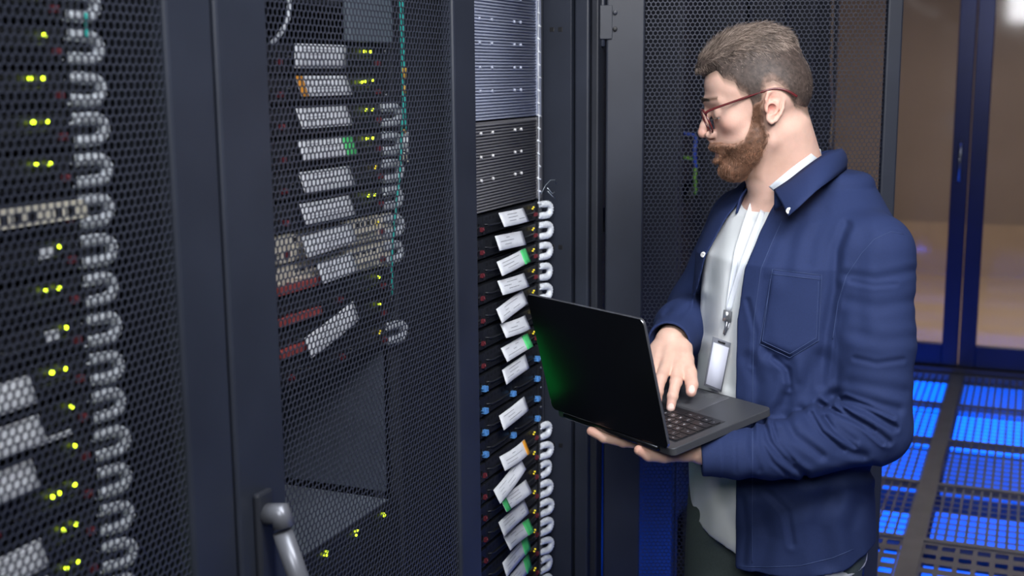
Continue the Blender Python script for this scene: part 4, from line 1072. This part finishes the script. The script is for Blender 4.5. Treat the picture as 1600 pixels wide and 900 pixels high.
Pk = on_shirt(G, .0012).reshape(15, 13, 3); 
pocket = MB().sheet(Pk-PB, .0016).build('chest_pocket', M_navy, shirt)
mb = MB()
for pts in ([pk[0], pk[1]], [(1206, 428), (1283, 437)], [pk[1], pk[2], pk[3], pk[4], pk[0]], [(1204, 436), (1191, 533), (1234, 553), (1275, 528), (1279, 440)]):
    mb.tube(on_shirt(dens(pts), .0024)-PB, .00055, 5)
for k in ():  mb.tube((Uc*(1-.93)+Lc*.93+np.array([0, -.0022, .002]))[:22]-PB, .0005, 5) if k > .5 else None
mb.tube(on_shirt(dens([(near_edge(np.array([y]))[0]+26, y) for y in (345, 380, 420, 500, 600, 700, 800, 880)]), .0006)-PB, .0006, 5)
mb.tube(on_shirt(dens([(1155, 885), (1200, 886), (1250, 884), (1300, 872), (1334, 858)]), .0006)-PB, .0006, 5)
mb.tube(on_shirt(dens([(1412, 366), (1392, 362), (1366, 374), (1346, 396), (1322, 432), (1309, 474), (1301, 530)]), .0006)-PB, .0006, 5)
mb.build('stitching', M_thread, shirt)
M_btn = mat('white_button', (.80, .80, .78), .25, coat=.5)
def button(pos, nrm, r=.0055):
    nrm = np.asarray(nrm, float); nrm /= np.linalg.norm(nrm); b = MB()
    b.tube([pos, pos+nrm*.0012, pos+nrm*.0020, pos+nrm*.0016], [r, r, r*.86, r*.6], 20)
    u_ = np.cross(nrm, [0, 0, 1.]); u_ /= np.linalg.norm(u_); w_ = np.cross(nrm, u_)
    for sx, sy in ((1, 1), (1, -1), (-1, 1), (-1, -1)):
        c = pos+nrm*.0014+(u_*sx+w_*sy)*.0013; b.tube([c, c+nrm*.0009], .0006, 6, mi=1)
    return b.build('button', [M_btn, M_port], shirt)
nb_ = np.array([-.35, -.93, .25])
bp = G if False else None
tipc = (Uc*.12+Lc*.88)[0]+np.array([.003, -.0055, .004]); button(tipc-PB, nb_)
for px_, py_ in ((1147, 331), (1098, 398), (1165, 322)):
    p = on_shirt([(px_+ (3 if py_ < 390 else 1), py_)], .001)[0]; button(p-PB, np.array([-.7, -.65, .3]), .0052)
for py_ in (470, 560, 650, 760, 845):
    pass
# t-shirt
def tshirt_sdf(P):
    px, py = projv(P)
    T = loft(P, ZS, SW-.016, SD-.014, OFF, 1.440, .60)
    sh_ = .026*np.clip((1.12-P[:, 2])/.2, 0, 1); Pq = P.copy(); Pq[:, 0] += sh_*(tl[0]*.75-tf[0]*.35).astype(f32); Pq[:, 1] += sh_*(tl[1]*.75-tf[1]*.35).astype(f32)
    T = smin(T, loft(Pq, ZS, SW-.018, SD-.016, OFF, 1.10, .60), .01)
    sh = smin(cap(P, NB+np.array([.012, 0, -.022]), S1, .050, .050), cap(P, NB+np.array([0, .02, -.022]), S2, .050, .050), .03)
    T = smin(T, sh, .035)
    T = smin(T, cap(P, NB+np.array([0, 0, -.012]), NB+np.array([-.004, -.002, -.03]), .064, .072), .02)
    T = smax(T, -cap(P, NT, NB, .0565, .061), .002)
    dsp = np.zeros(len(P), f32)
    for pts, a, w in [([(1128, 330), (1112, 420), (1106, 520)], 4, 9), ([(1180, 350), (1150, 430), (1142, 520), (1138, 600)], 4, 9), ([(1100, 470), (1096, 560), (1092, 640)], 2.5, 8), ([(1150, 740), (1110, 780), (1090, 810)], 4, 14), ([(1120, 730), (1130, 780), (1150, 830)], 3, 12),
                      ([(1090, 740), (1092, 790), (1100, 830)], 2, 9), ([(1260, 880), (1300, 878), (1330, 870)], 3, 6), ([(1146, 860), (1120, 845), (1086, 822)], 1.2, 4)]:
        dd = segpx(px, py, pts); dsp += a*.001*(np.exp(-(dd/w)**2)-.4*np.exp(-((dd-1.9*w)/w)**2))
    hem = lerp(P[:, 0], [.28, .31, .38, .50, .60, .66], [.832, .824, .800, .768, .782, .800]); T = smax(T, hem-P[:, 2], .003)
    return T+dsp*np.clip((2.16-P[:, 1])/.05, 0, 1)+.0010*sines(P*np.array([1, 1, .5], f32), 31, 50., 8)
M_tee = mat('light_grey_jersey', (.68, .71, .72), .85, bump=.3, bscale=1300)
v, q = snet(tshirt_sdf, (.14, 1.80, .70), (.74, 2.42, 1.47), .0040)
tee = link('t_shirt', np_mesh('t_shirt', v-PB, q, M_tee, True), person)
# crew neck band
an = np.linspace(0, 2*math.pi, 40, endpoint=False); ctr = NB+np.array([-.004, -.002, .004]); ax_ = (NT-NB)/np.linalg.norm(NT-NB); b1 = np.cross(ax_, [0, 1., 0]); b1 /= np.linalg.norm(b1); b2 = np.cross(ax_, b1)
MB().tube([ctr+(b1*math.cos(a)+b2*math.sin(a))*.0635-PB for a in an], .0055, 8, closed=True, flat=1.6).build('neck_band', M_tee, tee)
# trousers, belt loop region and shoes
def trousers_sdf(P):
    c0 = PB[:2]; d = loft(P, [.70, .85, .95, 1.02], [.154, .154, .148, .14], [.118, .118, .108, .10], [.0, .0, .0, .005], 1.0, .80, .02)
    for s, fx in ((1, -.01), (-1, .035)):
        hip = np.array([c0[0]+tl[0]*.088*s+tf[0]*fx, c0[1]+tl[1]*.088*s+tf[1]*fx, .86]); kn = hip+np.array([tf[0]*.03, tf[1]*.03, -.40]); an_ = kn+np.array([-tf[0]*.02, -tf[1]*.02, -.37])
        d = smin(d, chain(P, [hip, kn, an_], [.082, .070, .060], .04), .03)
    d = smax(d, .085-P[:, 2], .004)
    return d+.0022*sines(P*np.array([1, 1, .8], f32), 41, 32., 8)
M_trs = mat('dark_green_denim', (.055, .075, .072), .85, bump=.5, bscale=1200, var=.1, vscale=300)
v, q = snet(trousers_sdf, (.15, 1.80, .06), (.75, 2.42, 1.02), .0065); link('trousers', np_mesh('trousers', v-PB, q, M_trs, True), person)
M_shoe = mat('dark_shoe', (.03, .03, .035), .5, bump=.2)
for s, fx in ((1, -.01), (-1, .035)):
    c = np.array([PB[0]+tl[0]*.088*s+tf[0]*(fx+.01), PB[1]+tl[1]*.088*s+tf[1]*(fx+.01)])
    h_ = np.array([c[0], c[1], .035]); toe = np.array([c[0]+tf[0]*.17, c[1]+tf[1]*.17, .030])
    def shoe(P, h_=h_, toe=toe):
        d = smin(cap(P, h_-np.array([tf[0]*.04, tf[1]*.04, 0]), toe, .040, .038), cap(P, h_+np.array([0, 0, .02]), h_+np.array([0, 0, .07]), .042, .046), .03); return smax(d, .002-P[:, 2], .003)
    pts = np.array([h_, toe]); v, q = snet(shoe, pts.min(0)-[.11, .11, .05], pts.max(0)+[.11, .11, .16], .006); link('shoe', np_mesh('shoe', v-PB, q, M_shoe, True), person)
# ---------------------------------------------------------------- eyeglasses (worn)
M_gl = mat('dark_red_acetate', (.10, .014, .016), .22, coat=.5)
gl = empty('eyeglasses', Vector(v2w(h2v((108, 0, 12))))); G0 = np.array(gl.location)
def hw(p): return v2w(h2v(p))-G0
def rimpt(s, a):
    y = 33+26*np.sign(math.cos(a))*abs(math.cos(a))**.85; z = 5+21*np.sign(math.sin(a))*abs(math.sin(a))**.85
    return (116-(y-8)*.13+(z-5)*.20, s*y, z)
for s in (1, -1):
    P_ = [hw(rimpt(s, 2*math.pi*k/44)) for k in range(44)]
    MB().tube(P_, .0017, 8, closed=True).build('rim', M_gl, gl)
    c_ = hw((116-25*.13, s*33, 5)); lv = [c_]+[c_+(p-c_)*.97 for p in P_]; MB().add(lv, [(0, 1+k, 1+(k+1) % 44) for k in range(44)], 0, True).build('lens', mat('lens_glass', (1, 1, 1), .02, alpha=.10, spec=.6), gl)
    T_ = spl([hw((112, s*60, 19)), hw((108, s*63, 22)), hw((90, s*66.5, 25)), hw((60, s*70, 28)), hw((28, s*73.5, 31)), hw((4, s*76, 33)), hw((-14, s*76, 31)), hw((-30, s*74, 22)), hw((-42, s*72, 10))], 40)
    MB().tube(T_, np.interp(np.linspace(0, 1, 40), [0, .2, .7, 1], [.0026, .0020, .0019, .0025]), 8).build('temple', M_gl, gl)
MB().tube(spl([hw((116, 9, 12)), hw((119, 4, 15)), hw((119.5, 0, 15.5)), hw((119, -4, 15)), hw((116, -9, 12))], 12), .0014, 8).build('bridge', M_gl, gl)
tag(gl, 'thin dark red framed eyeglasses worn by the man', 'glasses')
# ---------------------------------------------------------------- badge on a lanyard
bd_ = empty('identity_badge', Vector(v2w(V(1122, 570, 1.93)))); B0 = np.array(bd_.location)
def tee_pt(pix, lift):
    p = march(tshirt_sdf, pix); k = p-np.array([0, 0, HC]); k /= np.linalg.norm(k, axis=1)[:, None]; return p-k*lift
M_lan = mat('white_lanyard', (.66, .70, .76), .7, bump=.4, bscale=900)
def ribbon(C_, w, m, name, parent, th=.0010):
    C_ = np.asarray(C_); tg = np.gradient(C_, axis=0); tg /= np.linalg.norm(tg, axis=1)[:, None]; sd = np.cross(tg, [0.15, -1., .2]); sd /= np.linalg.norm(sd, axis=1)[:, None]
    G_ = np.array([C_+sd*w*(u-.5) for u in np.linspace(0, 1, 4)]); return MB().sheet(v2w(G_)-B0, th).build(name, m, parent)
n1 = tee_pt(dens([(1176, 318), (1165, 350), (1152, 392), (1144, 440), (1138, 486)], 6), .004)
ribbon(n1, .010, M_lan, 'strap', bd_)
n2 = tee_pt(dens([(1192, 330), (1176, 372), (1158, 420), (1146, 458), (1138, 486)], 6), .006); ribbon(n2, .010, M_lan, 'strap', bd_)
bk = spl([V(1206, 296, 2.012), V(1222, 283, 2.00), V(1244, 265, 2.005), V(1266, 249, 2.03), V(1279, 239, 2.075), V(1283, 240, 2.11)], 24)
ribbon(bk, .014, M_lan, 'strap', bd_)
tt = n1[-1][1]
def bq(x, y, dt=0): return V(x, y, tt-.010+dt)
MB().sheet(v2w(np.array([[bq(1131, 484), bq(1144, 487)], [bq(1129, 501), bq(1142, 504)]]))-B0, .004).build('clip', mat('clip_metal', (.35, .36, .38), .3, .8), bd_)
MB().tube([v2w(p)-B0 for p in (bq(1136, 502), bq(1134, 512), bq(1131, 522))], .0022, 8).tube([v2w(p)-B0 for p in (bq(1140, 503), bq(1137, 514), bq(1132, 524))], .0012, 8).build('hook', M_chrome, bd_)
C4 = [bq(1114, 526, -.004), bq(1142, 536, -.004), bq(1127, 613, -.020), bq(1100, 602, -.020)]
def bil(u, w_): return (C4[0]*(1-u)+C4[1]*u)*(1-w_)+(C4[3]*(1-u)+C4[2]*u)*w_
def panel(u0, u1, w0, w1, th, dz, m, name):
    G_ = np.array([[bil(u, w_)+np.array([0, -dz, 0]) for u in np.linspace(u0, u1, 3)] for w_ in np.linspace(w0, w1, 3)]); return MB().sheet(v2w(G_)-B0, th).build(name, m, bd_)
panel(0, 1, 0, 1, .0024, 0, mat('badge_holder_grey', (.16, .17, .20), .3, coat=.4), 'card_holder')
panel(.07, .93, .10, .95, .0010, .0022, mat('badge_card', (.58, .60, .70), .55), 'card')
panel(.30, .70, .03, .065, .0008, .0022, M_port, 'slot')
tag(bd_, 'blank white identity badge hanging on a white lanyard on the grey t-shirt', 'badge')
# ---------------------------------------------------------------- laptop
lt = empty('laptop', Vector(LO)); lt.rotation_mode = 'QUATERNION'
Rm = Matrix(np.stack([LX, LY, LZ], 1).tolist()); lt.rotation_quaternion = Rm.to_quaternion()
M_al = mat('space_grey_aluminium', (.105, .11, .122), .45, .6, bump=.05, bscale=1500)
M_lid = mat('dark_lid', (.035, .038, .045), .24, .85, bump=.02, bscale=1500)
M_edge = mat('lid_edge_highlight', (.42, .43, .46), .25, .9)  # highlight along the lid edge, put into a brighter metal colour
M_key = mat('black_key', (.014, .014, .017), .42); M_leg = mat('key_legend', (.62, .64, .68), .5, emit=(.8, .85, 1), estr=.25)
M_pad = mat('trackpad_glass', (.17, .175, .19), .22, .5)
def rbox(mb, x0, x1, y0, y1, z0, z1, r, mi=0, n=6, side=None):
    pts = []
    for cx, cy, a0 in ((x1-r, y1-r, 0), (x0+r, y1-r, 90), (x0+r, y0+r, 180), (x1-r, y0+r, 270)):
        for k in range(n+1): a = math.radians(a0+90*k/n); pts.append((cx+r*math.cos(a), cy+r*math.sin(a)))
    m_ = len(pts); v = [(x, y, z0) for x, y in pts]+[(x, y, z1) for x, y in pts]
    f = [tuple(range(m_))[::-1], tuple(range(m_, 2*m_))]+[(k, (k+1) % m_, m_+(k+1) % m_, m_+k) for k in range(m_)]
    mb.add(v, f[:2], mi); mb.n -= len(v); mb.v.pop(); return mb.add(v, f[2:], mi if side is None else side)
mb = MB(); rbox(mb, -LW, 0, .002, LD, -LTH-.003, 0, .010); base = mb.build('base', M_al, lt, .0012)
kb = MB(); kb.box(-LW+.018, -.018, .024, .128, 0, .00035); kb.build('keyboard_well', M_key, base)
tp = MB(); rbox(tp, -LW/2-.062, -LW/2+.062, .134, LD-.006, 0, .0003, .004); tp.build('trackpad', M_pad, base)
KB = [['esc']+['F%d' % i for i in range(1, 13)]+['del'], list('`1234567890-=')+['back'], ['tab']+list('QWERTYUIOP[]\\'), ['caps']+list('ASDFGHJKL;\'')+['enter'], ['shift']+list('ZXCVBNM,./')+['shift'], ['fn', 'ctrl', 'opt', 'cmd', ' ', 'cmd', 'opt', '<', 'v', '>']]
WD = {'tab': 1.5, 'caps': 1.75, 'shift': 2.25, 'enter': 1.85, 'back': 1.5, ' ': 5.6, '\\': 1., 'esc': 1.4, 'del': 1.1, 'cmd': 1.25}
kx0 = -.0195; kxw = LW-.039; font_cache = {}
def glyph(s, size):
    if (s, size) in font_cache: return font_cache[(s, size)]
    cu_ = bpy.data.curves.new('legend', 'FONT'); cu_.body = s; cu_.size = size; cu_.align_x = 'CENTER'; cu_.align_y = 'CENTER'; cu_.resolution_u = 2
    ob = bpy.data.objects.new('legend', cu_); COL.objects.link(ob); bpy.context.view_layer.update()
    me_ = ob.to_mesh(); vs2 = [tuple(v.co) for v in me_.vertices]; fs = [tuple(p.vertices) for p in me_.polygons]; ob.to_mesh_clear(); bpy.data.objects.remove(ob); bpy.data.curves.remove(cu_)
    font_cache[(s, size)] = (vs2, fs); return vs2, fs
y_ = .0265
for ri, row in enumerate(KB):
    hgt = .0105 if ri == 0 else .0168; tot = sum(WD.get(k, 1) for k in row); x = kx0; u = kxw/tot
    # the row nearest the hinge first
    for k in row:
        w_ = WD.get(k, 1)*u; mb = MB(); rbox(mb, x-w_+.0011, x-.0011, y_+.001, y_+hgt-.001, .0003, .0017, .0016, n=3)
        if k != ' ':
            vs2, fs = glyph(k if len(k) < 3 or k.startswith('F') else k, .0062 if len(k) == 1 else .0034)
            # seen upright from the typing side: text x runs towards -x, text y towards the hinge
            if vs2: mb.add([((x-w_/2)-a, (y_+hgt/2)-b, .00178) for a, b, _ in vs2], fs, 1)
        mb.build('key', [M_key, M_leg], base); x -= w_
    y_ += hgt+.0003
hy = MB().tube([(-LW+.03, .0, -.004), (-.03, .0, -.004)], .0052, 12); hy.build('hinge', M_lid, base)
lid = empty('lid', (0, 0, 0)); lid.parent = lt; lid.rotation_euler = (LAL, 0, 0)
mb = MB(); rbox(mb, -LW, 0, .003, LD, 0, .0052, .010, side=1)
o = mb.build('lid_shell', [M_lid, M_edge], lid, .0010); 
mb = MB(); rbox(mb, -LW+.004, -.004, .007, LD-.004, -.0006, 0, .008); mb.build('screen_bezel', M_black, lid)
MB().box(-LW+.010, -.010, .016, LD-.010, -.0010, -.0006).build('screen', mat('screen_glow', (.02, .03, .05), .15, emit=(.25, .42, .75), estr=.55), lid)
tag(lt, 'open dark grey laptop held by the man in front of the racks', 'laptop')
